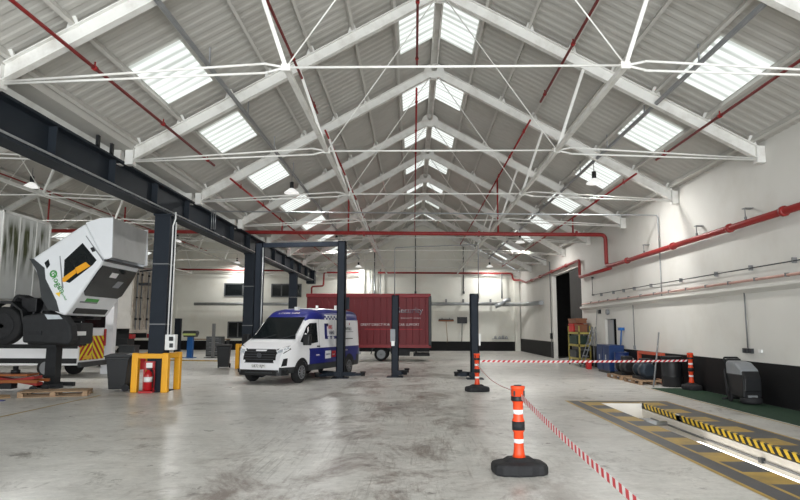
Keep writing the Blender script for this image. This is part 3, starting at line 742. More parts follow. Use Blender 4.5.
# ------------------------------------------------------------------ barrier posts and tape
def make_post():
    t = thing('barrier_post', '', 'barrier post')
    mb = MB(); n = 12; prof = []
    for (sc, z) in ((.97, 0), (1, .03), (1, .10), (.93, .135), (.6, .16), (.42, .2)):
        ring = []
        for i in range(24):
            a = 2*PI*i/24; c, s = math.cos(a), math.sin(a)
            k = 1/max(abs(c)**4 + abs(s)**4, 1e-9)**.25
            ring.append(mb.V((.345*sc*c*k*(1 - .1*(abs(math.sin(2*a)) > .9)), .25*sc*s*k*(1 - .12*(abs(math.cos(3*a)) > .85)), z)))
        prof.append(ring)
    for A, B in zip(prof, prof[1:]):
        for i in range(24): mb.F([A[i], A[(i+1) % 24], B[(i+1) % 24], B[i]])
    mb.F(prof[0][::-1]); mb.F(prof[-1]); mb.build('rubber_base', BLACK_RUB, t, bevel=.012)
    MB().lathe([(.085, .19), (.07, .25), (.062, .32), (.062, .5), (.078, .53), (.078, .54), (.078, .64), (.078, .655), (.064, .69), (.064, .87), (.078, .9), (.085, .92), (.085, 1.05), (.09, 1.055), (.09, 1.085), (.07, 1.09)], n=20).build('tube', ORANGE, t)
    for z0, z1 in ((.375, .425), (.735, .79)): MB().lathe([(.0655, z0), (.0655, z1)], n=20).build('reflective_band', REFL, t)
    MB().lathe([(.081, .535), (.081, .645)], n=20).build('black_band', BLACK_RUB, t)
    MB().lathe([(.087, .9), (.089, .91), (.089, .955), (.087, .96)], n=20).build('collar', BLACK_PL, t)
    MB().lathe([(.05, 1.08), (.05, 1.1)], n=14).build('cap', DK_GREY, t)
    for k in range(4): 
        a = PI/4 + k*PI/2; MB().cbox((.088*math.cos(a), .088*math.sin(a), 1.0), .02, .02, .06).build('tape_slot', BLACK_PL, t)
    return t
post0 = make_post()
for i, (x, y, rz, lab) in enumerate([(1.35, 8.1, .12, 'orange barrier post on black base standing alone on open floor'), (1.86, 18.2, .2, 'orange barrier post beside the empty two post lift'),
                                     (8.39, 18.95, PI/2, 'orange barrier post on the green mat against the black dado'), (1.12, 2.45, 0, 'orange barrier post holding the end of the tape that runs towards the camera')]):
    o = post0 if i == 0 else copy_tree(post0)
    o.location = (x, y, .012 if x > 7.3 else 0); o.rotation_euler = (0, 0, rz); tag(o, lab, 'barrier post', 'orange barrier posts')

def tape(a, b, sag, label, w=.06, step=.055, tw=0.0):
    a, b = Vector(a), Vector(b); L = (b - a).length; n = max(8, int(L/step)); mid = (a + b)/2
    mb = MB(mid); d = (b - a).normalized(); side = d.cross(Vector((0, 0, 1))).normalized()
    def P(t): return a.lerp(b, t) - Vector((0, 0, sag*4*t*(1 - t)))
    sl = .03/L
    for i in range(n):
        t0, t1 = i/n, (i+1)/n
        mb.use(TAPE_RED if i % 2 else TAPE_WHITE)
        def ring(t):
            r = []
            for k, (o, e) in enumerate(((-.0015, -1), (.0015, -1), (.0015, 1), (-.0015, 1))):
                tt = min(1, max(0, t + sl*e)); an = tw*t
                r.append(P(tt) + side*(o + e*w/2*math.sin(an)) + Vector((0, 0, 1))*(e*w/2*math.cos(an)))
            return [mb.V(q) for q in r]
        A, B = ring(t0), ring(t1)
        for k in range(4): mb.F([A[k], A[(k+1) % 4], B[(k+1) % 4], B[k]])
        if i == 0: mb.F(A)
        if i == n - 1: mb.F(B)
    o = mb.build('barrier_tape', None); tag(o, label, 'barrier tape')
tape((1.95, 18.2, .87), (8.3, 18.95, .87), .02, 'red and white barrier tape from the lift post to the green mat', .062, .075, .25)
tape((1.86, 18.1, .80), (1.39, 8.2, 1.0), .14, 'red and white barrier tape slack between two posts on open floor', .05, .07, 1.2)
tape((1.38, 8.02, .96), (1.12, 2.54, .95), .03, 'red and white barrier tape running towards the camera', .07, .065, .35)

# ------------------------------------------------------------------ yellow column guards, extinguisher, bins
def guard(name_label, x, y, w=.83, d=.85):
    t = thing('column_guard', name_label, 'column guard', (x, y, 0), 0, 'yellow column guards')
    for sx in (-1, 1):
        for sy in (-1, 1):
            o = MB().box(sx*w/2 - .09, sx*w/2 + .09, sy*d/2 - .09, sy*d/2 + .09, 0, 1.1).build('guard_post', YELLOW, t, bevel=.02)
    for sy in (-1, 1): MB().box(-w/2 + .09, w/2 - .09, sy*d/2 - .07, sy*d/2 + .07, .95, 1.08).build('guard_rail', YELLOW, t)
    for sx in (-1, 1): MB().box(sx*w/2 - .07, sx*w/2 + .07, -d/2 + .09, d/2 - .09, .95, 1.08).build('guard_rail', YELLOW, t)
    return t
guard('yellow guard frame round the nearest column, fire extinguisher inside', -7.45, 17.88, .86, .9)
guard('yellow guard frame round the column behind the white van', -7.42, 27.85)
ex = thing('fire_extinguisher', 'red fire extinguisher on a red stand inside the yellow guard', 'fire extinguisher', (-7.5, 17.36, 0), .1)
MB().lathe([(.1, .06), (.115, .08), (.115, .5), (.1, .56), (.05, .6), (.04, .64)], (.02, 0, 0), n=20).build('cylinder', RED_EXT, ex)
MB().box(-.19, .19, -.13, .16, 0, .05).box(-.16, -.12, .12, .15, .05, .86).box(.12, .16, .12, .15, .05, .86).box(-.16, .16, .12, .15, .62, .86).build('stand', RED_EXT, ex)
MB().box(-.085, .085, .105, .12, .68, .82).build('sign', WHITE_PL, ex)
MB().lathe([(.117, .3), (.117, .44)], (.02, 0, 0), n=20).build('label', WHITE_PL, ex)
MB().box(-.02, .12, -.02, .02, .64, .68).build('valve', BLACK_PL, ex)
MB().path([(.08, -.02, .66), (.18, -.06, .55), (.18, -.06, .15)], .014, 6, .05).build('hose', BLACK_RUB, ex)

def bin_(label, x, y, rz):
    t = thing('wheelie_bin', label, 'bin', (x, y, 0), rz, 'black wheelie bins')
    mb = MB(); A = [mb.V(p) for p in ((-.23,-.24,.06),(.23,-.24,.06),(.23,.2,.06),(-.23,.2,.06))]; B = [mb.V(p) for p in ((-.29,-.33,.95),(.29,-.33,.95),(.29,.3,.95),(-.29,.3,.95))]
    for i in range(4): mb.F([A[i], A[(i+1) % 4], B[(i+1) % 4], B[i]])
    mb.F(A[::-1]); mb.F(B); mb.box(-.31, .31, -.36, .32, .9, .97); mb.build('bin_body', BLACK_PL, t, bevel=.012)
    MB().prism([(-.38, .97), (.36, .97), (.38, 1.02), (.2, 1.07), (-.2, 1.07), (-.4, 1.0)], 'x', -.32, .32).build('lid', BLACK_PL, t, bevel=.01)
    MB().tube((-.25, .41, .98), (.25, .41, .98), .018, 8).box(-.25, -.21, .3, .41, .96, 1.0).box(.21, .25, .3, .41, .96, 1.0).build('handle', BLACK_PL, t)
    for s in (-1, 1): MB().lathe([(.1, -.03), (.1, .03)], (s*.25, .24, .1), 'x', 16).build('wheel', BLACK_RUB, t)
    return t
bin_('black wheelie bin beside the nearest yellow guard', -8.5, 17.85, -PI/2 + .1)
bin_('black wheelie bin beside the yellow guard behind the van', -8.6, 27.9, .2)

# ------------------------------------------------------------------ road wheels
def wheel(parent, x, y, z, r, w, name='wheel', s=1, rim=RIM):
    """axle along local y, outer face towards s"""
    o = MB().lathe([(r*.62, -w/2), (r*.93, -w/2), (r, -w/2 + .04), (r, w/2 - .04), (r*.93, w/2), (r*.62, w/2)], (x, y, z), 'y', 28).build(name, TYRE, parent)
    yo = y + s*w/2
    mb = MB().lathe([(r*.64, -.02), (r*.64, .012), (r*.58, .012), (r*.5, -.03 if s > 0 else .03), (r*.2, .0), (r*.12, .0 + s*.02)], (x, yo, z), 'y', 28)
    for k in range(10):
        a = 2*PI*k/10; mb.bar((x + r*.16*math.cos(a), yo + s*.004, z + r*.16*math.sin(a)), (x + r*.58*math.cos(a), yo + s*.004, z + r*.58*math.sin(a)), r*.1, .02, up=(0, 1, 0))
    mb.build('rim', rim, o)
    return o

# ------------------------------------------------------------------ white and blue panel van (local x forward, y to its own left side)
AX = Vector((-3.86, 20.70)); th = math.radians(18.2)
left = Vector((math.cos(th), -math.sin(th))); ctr = AX - left*.87
van = thing('panel_van', 'white and royal blue high roof panel van parked inside the two post lift', 'van', (ctr.x, ctr.y, 0), math.atan2(-math.cos(th), -math.sin(th)))
ZL = [.36, .55, .82, 1.12, 1.32, 1.62, 1.92, 2.12, 2.3]
TOP = [(1.02, .62), (1.0, .86), (.93, 1.04), (.78, 1.17), (.55, 1.26), (.3, 1.34), (.05, 1.56), (-.25, 1.82), (-.55, 2.08), (-.72, 2.2), (-.95, 2.34), (-1.25, 2.45), (-1.6, 2.5), (-2.4, 2.53), (-3.4, 2.53), (-4.4, 2.51), (-4.8, 2.47), (-4.93, 2.3)]
def topz(x):
    for (a, za), (b, zb) in zip(TOP, TOP[1:]):
        if b <= x <= a: return za + (zb - za)*(a - x)/(a - b)
    return TOP[0][1] if x > 1 else TOP[-1][1]
def hw(x, z):
    w = 1.0 - max(0, z - 1.15)*.075 - max(0, .6 - z)*.12
    zt = topz(x)
    if x > .1: w *= 1 - .26*((x - .1)/.92)**2.2
    if x < -4.7: w *= 1 - .06*((-4.7 - x)/.25)
    e = zt - z
    if zt > 1.5 and e < .22: w -= .16*(1 - max(e, 0)/.22)**2
    return w
XS = sorted(set([a for a, _ in TOP] + [-.05, -.4, -1.05, -1.45, -2.0, -2.8, -3.1, -3.7, -4.1, -4.6, .42, .68, .88]), reverse=True)
mb = MB(); rings = []
for x in XS:
    zt = topz(x); L_, R_ = [], []
    zs = [min(z, zt - .02*(i == len(ZL)-1)) for i, z in enumerate(ZL)] + [zt - .1 if zt > 2.4 else zt - .01, zt - .03 if zt > 2.4 else zt]
    zs = sorted(min(z, zt) for z in zs)
    ring = [(hw(x, z), z) for z in zs]
    ring += [(hw(x, zt)*.75, zt + .012), (0, zt + .03)]
    full = [mb.V((x, w, z)) for w, z in ring] + [mb.V((x, -w, z)) for w, z in ring[-2::-1]]
    rings.append((x, full, ring))
nr = len(rings[0][1])
for (xa, A, ra), (xb, B, rb) in zip(rings, rings[1:]):
    for i in range(nr - 1):
        vs = [A[i], A[i+1], B[i+1], B[i]]
        c = sum((v.co for v in vs), Vector())/4
        m = VAN_WHITE
        if abs(c.y) > hw(c.x, c.z)*.9 and .5 < c.z < 1.12 and c.x < -.55: m = VAN_BLUE
        if c.z > 2.1 and c.x < -.4: m = VAN_BLUE
        if c.z > 2.45 and c.x < -1.5 and abs(c.y) < .7: m = VAN_WHITE
        if c.z < .5: m = DK_GREY
        mb.use(m); mb.F(vs, True)
    mb.use(DK_GREY); mb.F([A[0], B[0], B[-1], A[-1]])
mb.use(VAN_WHITE); mb.F(rings[0][1]); mb.F(rings[-1][1][::-1])
bo = mb.build('body', None, van)
def surf(x, s, u):
    """point on the sloped front surface: s in -1..1 across, u lift"""
    return (x, s*hw(x, topz(x))*.97, topz(x) + .02 + u - .02*abs(s)**3)
# windscreen
mb = MB(); G = []
for x in (.22, .05, -.1, -.25, -.4, -.55, -.66):
    row = []
    for k in range(9):
        s = -.9 + 1.8*k/8; row.append(mb.V((x + .01, s*hw(x, topz(x) - .05)*.98, topz(x) + .035)))
    G.append(row)
for A, B in zip(G, G[1:]):
    for i in range(8): mb.F([A[i], A[i+1], B[i+1], B[i]], True)
mb.build('windscreen', GLASS_DK, van)
for s in (-.5, .3): MB().bar((.24, s*.9, 1.45), (.1, s*.9 + .5, 1.58), .025, .02).build('wiper', BLACK_PL, van)
# side glass, doors, trim on both flanks
def flank(pts, name, m, off=.006, parent=van, ys=(1, -1)):
    for s in ys:
        mb = MB(); n = len(pts)
        cx = sum(p[0] for p in pts)/n; cz = sum(p[1] for p in pts)/n
        c = mb.V((cx, s*(hw(cx, cz) + off), cz)); R = []
        for (x0, z0), (x1, z1) in zip(pts, pts[1:] + pts[:1]):
            for k in range(3):
                x = x0 + (x1 - x0)*k/3; z = z0 + (z1 - z0)*k/3; R.append(mb.V((x, s*(hw(x, z) + off), z)))
        for i in range(len(R)): mb.F([c, R[i], R[(i+1) % len(R)]], True)
        mb.build(name, m, parent)
flank([(.1, 1.36), (-.42, 1.86), (-.62, 1.98), (-1.12, 2.0), (-1.16, 1.32), (-.4, 1.26)], 'side_window', GLASS_DK, .012)
for xx in (-1.28, -2.62): flank([(xx, .5), (xx - .014, .5), (xx - .014, 2.2), (xx, 2.2)], 'door_seam', DK_GREY, .004)
flank([(-2.75, 1.42), (-4.2, 1.42), (-4.2, 1.39), (-2.75, 1.39)], 'slide_rail', BLACK_PL, .012)
flank([(-.45, .58), (-3.35, .58), (-3.35, .38), (-.45, .38)], 'sill_trim', DK_GREY, .012)
flank([(-1.05, 1.2), (-1.3, 1.2), (-1.3, 1.15), (-1.05, 1.15)], 'door_handle', BLACK_PL, .02)
for ax in (0, -3.85):
    for s_ in (1, -1):
        mb = MB(); pr = None
        for k in range(15):
            a = PI*k/14 if k else 0
            q = []
            for rr in (.37, .47):
                x, z = ax + rr*math.cos(a), .36 + rr*math.sin(a); z = max(z, .36)
                q.append(mb.V((x, s_*(hw(x, max(z, .6)) + .012), z)))
            if pr: mb.F([pr[0], pr[1], q[1], q[0]], True)
            pr = q
        mb.build('wheel_arch', BLACK_PL, van)
        mb = MB(); c = mb.V((ax, s_*(hw(ax, .6) + .006), .36)); pr = None
        for k in range(15):
            a = PI*k/14; x, z = ax + .37*math.cos(a), .36 + .37*math.sin(a); q = mb.V((x, s_*(hw(x, max(z, .6)) + .006), z))
            if pr: mb.F([c, pr, q])
            pr = q
        mb.build('wheel_well', BLACK_PL, van)
flank([(-4.5, .42), (-4.85, .42), (-4.85, .78), (-4.5, .78)], 'bumper_corner', DK_GREY, .012)
for s in (1, -1):
    wheel(van, 0, s*.885, .35, .35, .235, s=s); wheel(van, -3.85, s*.885, .35, .35, .235, s=s)
    mi = MB().cbox((-.02, s*1.18, 1.42), .2, .24, .36).bar((-.1, s*.98, 1.34), (-.02, s*1.1, 1.36), .08, .06).build('door_mirror', BLACK_PL, van, bevel=.04)
# nose: grille, lamps, bumper
def nose_strip(z0, z1, ym, name, m, off=.03, parent=None):
    mb = MB(); pr = None
    for k in range(17):
        y = -ym + 2*ym*k/16; q = []
        for z in (z0, z1):
            x = 1.02
            while x > .1 and hw(x, max(z, .62)) < abs(y): x -= .01
            while x > .2 and z > .65 and topz(x) < z: x -= .005
            q.append(mb.V((x + off, y, z))); q.append(mb.V((x - .08, y*.97, z)))
        if pr:
            for i, j in ((0, 2), (2, 3), (3, 1), (1, 0)): mb.F([pr[i], pr[j], q[j], q[i]])
        else: mb.F([q[0], q[2], q[3], q[1]])
        pr = q
    mb.F([pr[0], pr[2], pr[3], pr[1]])
    return mb.build(name, m, parent or van)
def nose(pts, name, m, off=.01, parent=van):
    mb = MB(); R = []
    for y, z in pts:
        # find x on the nose where the half width reaches |y|
        x = 1.02
        while x > .1 and hw(x, z) < abs(y) - .0: x -= .01
        xz = 1.02
        while xz > .2 and topz(xz) < z: xz -= .005
        R.append((min(x, xz) + off, y, z))
    vs = [mb.V(r) for r in R]; mb.F(vs)
    back = [mb.V((r[0] - .06, r[1], r[2])) for r in R]
    for i in range(len(vs)): mb.F([vs[i], vs[(i+1) % len(vs)], back[(i+1) % len(vs)], back[i]])
    return mb.build(name, m, parent)
GZ = [(.70, .46), (.78, .55), (.88, .60), (.98, .60), (1.06, .55), (1.12, .46)]
gr = nose_strip(.70, .78, .52, 'grille', BLACK_PL, .03)
for (z0, y0), (z1, y1) in zip(GZ[1:], GZ[2:]): nose_strip(z0, z1, max(y0, y1), 'grille_insert', BLACK_PL, .03, gr)
for z, y in ((.79, .52), (.87, .56), (.95, .57), (1.03, .52)): nose_strip(z, z + .018, y, 'grille_bar', CHROME, .045, gr)
nose_strip(.69, .71, .54, 'grille_surround', CHROME, .045, gr); nose_strip(1.11, 1.13, .5, 'grille_surround', CHROME, .045, gr)
MB().lathe([(.08, -.01), (.085, .015), (.06, .02), (.055, .005)], (1.03, 0, .93), 'x', 20).build('badge', CHROME, gr)
for s in (1, -1):
    hl = nose([(s*.54, .97), (s*.56, 1.13), (s*.72, 1.19), (s*.9, 1.24), (s*.93, 1.12), (s*.82, .99)], 'headlamp', GLASS_DK, .035)
    nose([(s*.62, 1.0), (s*.63, 1.1), (s*.76, 1.13), (s*.8, 1.04)], 'lamp_lens', LAMP_GL, .05, hl)
    nose([(s*.8, 1.14), (s*.89, 1.2), (s*.91, 1.15), (s*.84, 1.1)], 'lamp_strip', LAMP_GL, .05, hl)
    nose([(s*.78, .58), (s*.87, .6), (s*.885, .84), (s*.82, .82)], 'fog_lamp_recess', BLACK_PL, .03)
nose_strip(.29, .47, .9, 'lower_bumper', BLACK_PL, .035)
nose_strip(.36, .40, .5, 'air_intake_bar', DK_GREY, .05)
pl = MB().box(1.05, 1.075, -.27, .27, .53, .645).build('number_plate', WHITE_PL, van)
text('UE72 RJM', 'plate_text', .12, LETTER_K, pl, face_frame((1.078, 0, .587), (0, 1, 0), (0, 0, 1)), .002, .95)
MB().bar((.62, -.9, .40), (.62, .9, .40), .5, .1, up=(0, 0, 1)).build('undertray', BLACK_PL, van)
# graphics on the flank (visible side is the van's own left, +y)
def decal(x0, x1, z0, z1, m, name='graphic', off=.012): flank([(x0, z0), (x1, z0), (x1, z1), (x0, z1)], name, m, off, van, (1,))
def fl_text(b, x, z, size, m, sx=1.0):
    y = hw(x, z) + .016; tilt = .075 if z > 1.15 else 0
    return text(b, 'lettering', size, m, van, face_frame((x, y, z), (-1, 0, 0), (0, -tilt, 1)), .002, sx)
flank([(-.5, 1.12), (-1.0, 1.12), (-1.0, .56), (-.74, .56)], 'blue_sweep', VAN_BLUE, .003, van, (1,))
decal(-1.72, -1.92, 1.42, 1.98, VAN_BLUE); decal(-1.72, -2.72, 1.42, 1.52, VAN_BLUE); decal(-1.78, -2.05, 1.88, 1.98, NAVY)
for x in (-2.0, -2.3): flank([(x, 1.40), (x - .14, 1.40), (x - .2, 1.47), (x - .07, 1.53), (x + .06, 1.47)], 'graphic', VAN_WHITE, .018, van, (1,))
fl_text('HIRE', -2.18, 1.84, .2, LETTER_R, .9); fl_text('VANS', -2.3, 1.64, .2, NAVY, .9); fl_text('RENTALS', -3.75, 1.78, .16, DK_GREY, 1.1)
decal(-2.75, -4.3, 1.66, 1.68, GREY_PL); fl_text('&', -3.95, 1.98, .14, LETTER_R)
for r in range(2):
    for k in range(9):
        if (k + r) % 2 == 0: decal(-1.75 - .13*k, -1.88 - .13*k, 2.12 + .07*r, 2.19 + .07*r, VAN_WHITE)
decal(-1.75, -2.92, 2.26, 2.3, VAN_WHITE); fl_text('24', -3.6, 2.2, .16, LETTER_W)
fl_text('www.', -1.15, .88, .12, LETTER_W)
decal(-1.72, -2.2, .72, 1.0, VAN_WHITE); decal(-2.26, -2.6, .75, .98, LETTER_R); decal(-1.78, -2.14, .84, .9, VAN_BLUE); decal(-2.3, -2.5, .82, .88, VAN_WHITE)
fl_text('hire', -3.55, .98, .11, LETTER_W, 1.4)
text('LOCAL HIRE', 'lettering', .14, LETTER_W, van, face_frame((-.84, 0, 2.335), (0, 1, 0), (-.86, 0, .52)), .002, 1.1)
MB().cbox((-.95, .25, 2.5), .14, .14, .12).lathe([(.05, 2.5), (.05, 2.64)], (-2.0, .5, 0), n=10).build('roof_beacon', WHITE_PL, van)
MB().cbox((-3.2, .7, 2.6), .1, .1, .16).build('roof_aerial', WHITE_PL, van)

# ------------------------------------------------------------------ red curtain sided lorry at the back
rl = thing('curtain_lorry', 'dark red curtain sided lorry parked along the far wall behind the van', 'lorry', (-2.5, 34.0, 0))
mb = MB().box(-3.45, 3.35, 0, 2.4, .86, 3.55); mb.build('curtain', RED_TRUCK, rl, bevel=.02)
mb = MB()
for k in range(19): mb.tube((-3.3 + .36*k, -.006, .95), (-3.3 + .36*k, -.006, 3.5), .013, 6)
mb.build('curtain_strap', RED_TRUCK, rl)
MB().box(-3.5, 3.47, -.03, 2.43, 3.5, 3.72).build('cant_rail', RED_RAIL, rl, bevel=.04)
MB().box(-3.5, 3.47, -.03, 2.43, .74, .9).build('side_rave', RED_RAIL, rl)
MB().box(3.33, 3.5, -.03, .16, .8, 3.6).build('rear_post', DK_GREY, rl, bevel=.03); MB().box(3.33, 3.5, 2.25, 2.43, .8, 3.6).build('rear_post', DK_GREY, rl, bevel=.03)
MB().box(3.34, 3.46, .1, 2.3, .8, 3.55).build('rear_door', RED_TRUCK, rl)
MB().box(-3.6, 3.4, .75, .9, .5, .76).box(-3.6, 3.4, 1.5, 1.65, .5, .76).build('chassis_rail', DARK_CHASSIS, rl)
for s, y in ((-1, .16), (1, 2.2)): wheel(rl, .72, y, .38, .38, .26, s=s, rim=GREY_PL); wheel(rl, -4.3, y, .38, .38, .26, s=s, rim=GREY_PL)
MB().prism([(.18, .40), (.24, .66), (.5, .84), (.95, .84), (1.2, .66), (1.26, .40), (1.3, .40), (1.24, .72), (1.0, .9), (.45, .9), (.2, .72), (.14, .4)], 'y', .0, .3).build('mudguard', BLACK_PL, rl)
MB().box(2.5, 3.4, .2, 2.2, .28, .42).box(2.6, 2.7, .3, .4, .42, .75).box(2.6, 2.7, 2.0, 2.1, .42, .75).build('underrun_bar', DARK_CHASSIS, rl)
MB().box(-2.6, -.4, .02, .06, .38, .5).box(-2.5, -2.4, .04, .1, .5, .76).box(-.6, -.5, .04, .1, .5, .76).build('side_guard', GALV, rl)
MB().box(1.5, 2.3, .1, .6, .3, .68).build('battery_box', DARK_CHASSIS, rl)
MB().prism([(-5.3, .5), (-3.6, .5), (-3.6, 2.6), (-4.8, 2.62), (-5.2, 1.6)], 'y', .1, 2.2).build('cab', RED_RAIL, rl, bevel=.05)
MB().prism([(-5.0, 1.6), (-4.75, 2.4), (-4.0, 2.4), (-4.0, 1.6)], 'y', .08, .1).build('cab_window', GLASS_DK, rl)
def rl_text(b, x, z, size, m, sx=1.0, yy=-.012): return text(b, 'lettering', size, m, rl, face_frame((x, yy, z), (1, 0, 0), (0, 0, 1)), .003, sx)
rl_text('Security', 2.3, 2.78, .44, LETTER_W, 1.0, -.02); rl_text('Security', 2.31, 2.77, .42, NAVY, 1.0, -.028)
rl_text('S O L U T I O N S', 2.35, 2.36, .11, LETTER_W, 1.3)
rl_text('GREAT DIRECT FOR', .38, 2.0, .19, LETTER_W, .95); rl_text('CAR SUPPORT', 2.25, 2.0, .19, LETTER_W, .95)
MB().box(-.2, 3.0, -.018, -.014, 1.74, 1.765).build('pinstripe', LETTER_R, rl)

# ------------------------------------------------------------------ raised lorry with its cab tipped forward (x world forward)
TYN, TYF = 17.0, 19.35; KS = 35.88
def px(x, y, Y=17.0):
    """where the sight line through a measured photo point meets the lorry's near flank (x, z)"""
    f = (math.cos(.0222), math.sin(.0222)); a = (x - 400)/610; b = (250 - y)/610
    cp, sp = math.cos(.1269), math.sin(.1269)
    dx = -math.sin(.0222)*(cp - b*sp) + a*f[0]; dy = f[0]*(cp - b*sp) + a*f[1]; dz = sp + b*cp - .003*a
    return (dx*Y/dy, 1.83 + dz*Y/dy)
OX, OY = -11.4, 17.0
tl = thing('tipped_cab_lorry', 'white box lorry raised on stands with its cab tipped forward', 'lorry', (OX, OY, 1.3))
ORG = (OX, OY, 1.3)
def W(): return MB(ORG)
mb = W().box(-19.5, -11.8, TYN + .0, TYF, 2.62, 5.15); mb.build('box_body', TRUCKBOX, tl, bevel=.03)
mb = W()
for yy in (TYN + .02, TYF - .06): mb.box(-11.81, -11.76, yy, yy + .05, 2.62, 5.17)
mb.box(-11.81, -11.76, TYN, TYF, 5.1, 5.17); mb.box(-11.81, -11.78, TYN + .8, TYN + .84, 2.62, 5.1); mb.box(-11.81, -11.78, TYN + 1.6, TYN + 1.64, 2.62, 5.1)
mb.build('headboard_trim', WHITE_STEEL, tl)
W().box(-19.5, -10.1, TYN + .7, TYN + .8, 1.95, 2.25).box(-19.5, -10.2, TYF - .8, TYF - .7, 1.95, 2.25).box(-10.2, -10.1, TYN + .7, TYF - .7, 2, 2.2).box(-11.5, -11.4, TYN + .7, TYF - .7, 2, 2.2).build('chassis_rail', DARK_CHASSIS, tl)
# engine under the cab, lots of oily shapes
mb = W(); rnd = random.Random(3)
for k in range(26):
    x = rnd.uniform(-11.4, -9.9); y = rnd.uniform(TYN + .35, TYF - .35); z = rnd.uniform(2.0, 2.55); s = rnd.uniform(.08, .22)
    mb.box(x - s, x + s, y - s, y + s, z - s, z + s*.8)
for k in range(6): mb.path([(-11.3 + .2*k, TYN + .3, 2.1), (-11.2 + .22*k, TYN + .45, 2.6 + .05*(k % 3)), (-10.7 + .15*k, TYN + .9, 2.5)], .045, 8, .15)
mb.build('engine', IRON, tl, bevel=.02)
mb = W()
for k in range(5): mb.path([(-11.5, TYN + .2 + .1*k, 2.2), (-11.35, TYN + .25 + .1*k, 2.75), (-10.9, TYN + .3 + .1*k, 2.5)], .05, 8, .15)
mb.build('air_hose', BLACK_RUB, tl)
for y, s in ((TYN + .2, -1), (TYF - .2, 1)):
    wheel(tl, -11.58 - OX, y - OY, 1.85 - 1.3, .54, .3, s=s, rim=IRON)
    W().prism([(-12.21, 1.9), (-12.11, 2.3), (-11.76, 2.55), (-11.36, 2.55), (-11.01, 2.3), (-10.91, 1.9), (-10.96, 1.9), (-11.06, 2.28), (-11.38, 2.48), (-11.74, 2.48), (-12.06, 2.28), (-12.16, 1.9)], 'y', min(y - .2, y + .2), max(y - .2, y + .2)).build('mudguard', BLACK_PL, tl)
# front bumper with headlamp, number plate and step
bu = W()
pts = [px(22, 318), px(46, 314), px(64, 317), px(71, 328), px(72, 342), px(68, 347), px(22, 345)]
bu.prism(pts, 'y', TYN + .0, TYN + .35); bu.prism([(-11, TYN + .3), (-9.72, TYN + .3), (-9.68, TYN + .7), (-9.82, TYF - .7), (-10.15, TYF - .15), (-11, TYF)], 'z', 1.32, 1.95); 
bu = bu.build('bumper', DARK_CHASSIS, tl, bevel=.06, seg=3)
W().prism([px(45, 316.5), px(59, 317), px(63, 321), px(48, 321.5)], 'y', TYN - .015, TYN + .02).build('headlamp', LAMP_GL, bu)
W().prism([px(24, 333), px(42, 333), px(42, 337), px(24, 337)], 'y', TYN - .02, TYN + .02).build('step', IRON, bu)
W().box(-9.70, -9.66, TYN + .45, TYN + .97, 1.58, 1.70).build('number_plate', WHITE_PL, bu)
W().box(-10.6, -10.2, TYN + .4, TYF - .3, 1.25, 1.4).build('underbar', DARK_CHASSIS, tl)
# tipped cab
A, B, C_, D_, E_, F_, G_ = px(30, 262), px(85, 225), px(104, 262), px(81, 296), px(65, 318), px(54, 314), px(41, 286)
Bi = px(88, 224)
mb = W(); n1 = TYN - .02; n2 = TYF - .02
prof = [A, B, C_, D_, E_, F_, G_]
mb.prism(prof, 'y', n1, n2)
cab = mb.build('cab_shell', CAB_WHITE, tl, bevel=.08, seg=3)
def side(pts, name, m, t=.012, parent=cab, y=n1):
    return W().prism([px(*p) for p in pts], 'y', y - t, y + .01).build(name, m, parent)
side([(65, 262), (83, 245), (97, 262), (93, 267), (70, 285), (64, 283)], 'side_window', GLASS_DK)
side([(45, 265), (49, 261.5), (50.5, 267), (47.5, 271)], 'rear_quarter_window', GLASS_DK)
side([(63.5, 280), (76, 271), (77, 275), (66, 284), (63.5, 284)], 'seat', YELLOW_SEAT, .03)
side([(76, 270), (86.5, 264), (91, 268), (78, 276)], 'seat', YELLOW_SEAT, .03)
side([(30, 261), (34, 261), (45, 270), (46, 281), (57, 303), (60, 314), (49, 312), (42, 300), (40, 283), (37, 272)], 'rear_skirt', DK_GREY, .02)
W().prism([px(31, 263), px(42, 272), px(52, 311), px(46, 313), px(38, 285)], 'y', TYN + .1, TYF - .1).build('cab_underside', DARK_CHASSIS, tl)
side([(60, 258.5), (60.8, 258), (64, 290), (62.5, 291.5)], 'door_seam', GREY_PL, .008); side([(86, 238), (86.7, 237.6), (104, 262), (103, 262.6)], 'door_seam', GREY_PL, .008)
side([(91, 250), (94, 249), (96, 253), (93, 254)], 'marker_lamp', BLACK_PL, .03)
# windscreen etc on the forward-down facing planes: built as panels pushed along the plane normal
def onplane(P0, P1, fr, name, m, off=.02):
    """P0 top, P1 bottom of a sloped front plane in xz; fr = list of (along 0..1, across 0..1)"""
    P0, P1 = Vector(P0), Vector(P1); d = (P1 - P0); nrm = Vector((-d.y, d.x)).normalized()
    if nrm.x < 0: nrm = -nrm
    mb = W(); vs = []; bs = []
    for a, c in fr:
        q = P0 + d*a + nrm*off; r = P0 + d*a - nrm*.01; y = n1 + (n2 - n1)*c
        vs.append(mb.V((q.x, y, q.y))); bs.append(mb.V((r.x, y, r.y)))
    mb.F(vs); k = len(vs)
    for i in range(k): mb.F([vs[i], vs[(i+1) % k], bs[(i+1) % k], bs[i]])
    return mb.build(name, m, cab)
onplane(C_, D_, [(.14, .05), (.14, .95), (.3, .98), (.92, .98), (1.02, .9), (1.02, .1), (.92, .03), (.3, .03)], 'windscreen', GLASS_DK, .03)
onplane(C_, D_, [(.28, .35), (.28, .52), (.42, .52), (.42, .35)], 'screen_sticker', WHITE_PL, .035)
onplane(C_, D_, [(.5, .62), (.5, .78), (.7, .74), (.7, .58)], 'screen_sticker', GREY_PL, .035)
onplane(D_, E_, [(.62, .12), (.62, .88), (.85, .88), (.85, .12)], 'grille', BLACK_PL, .03)
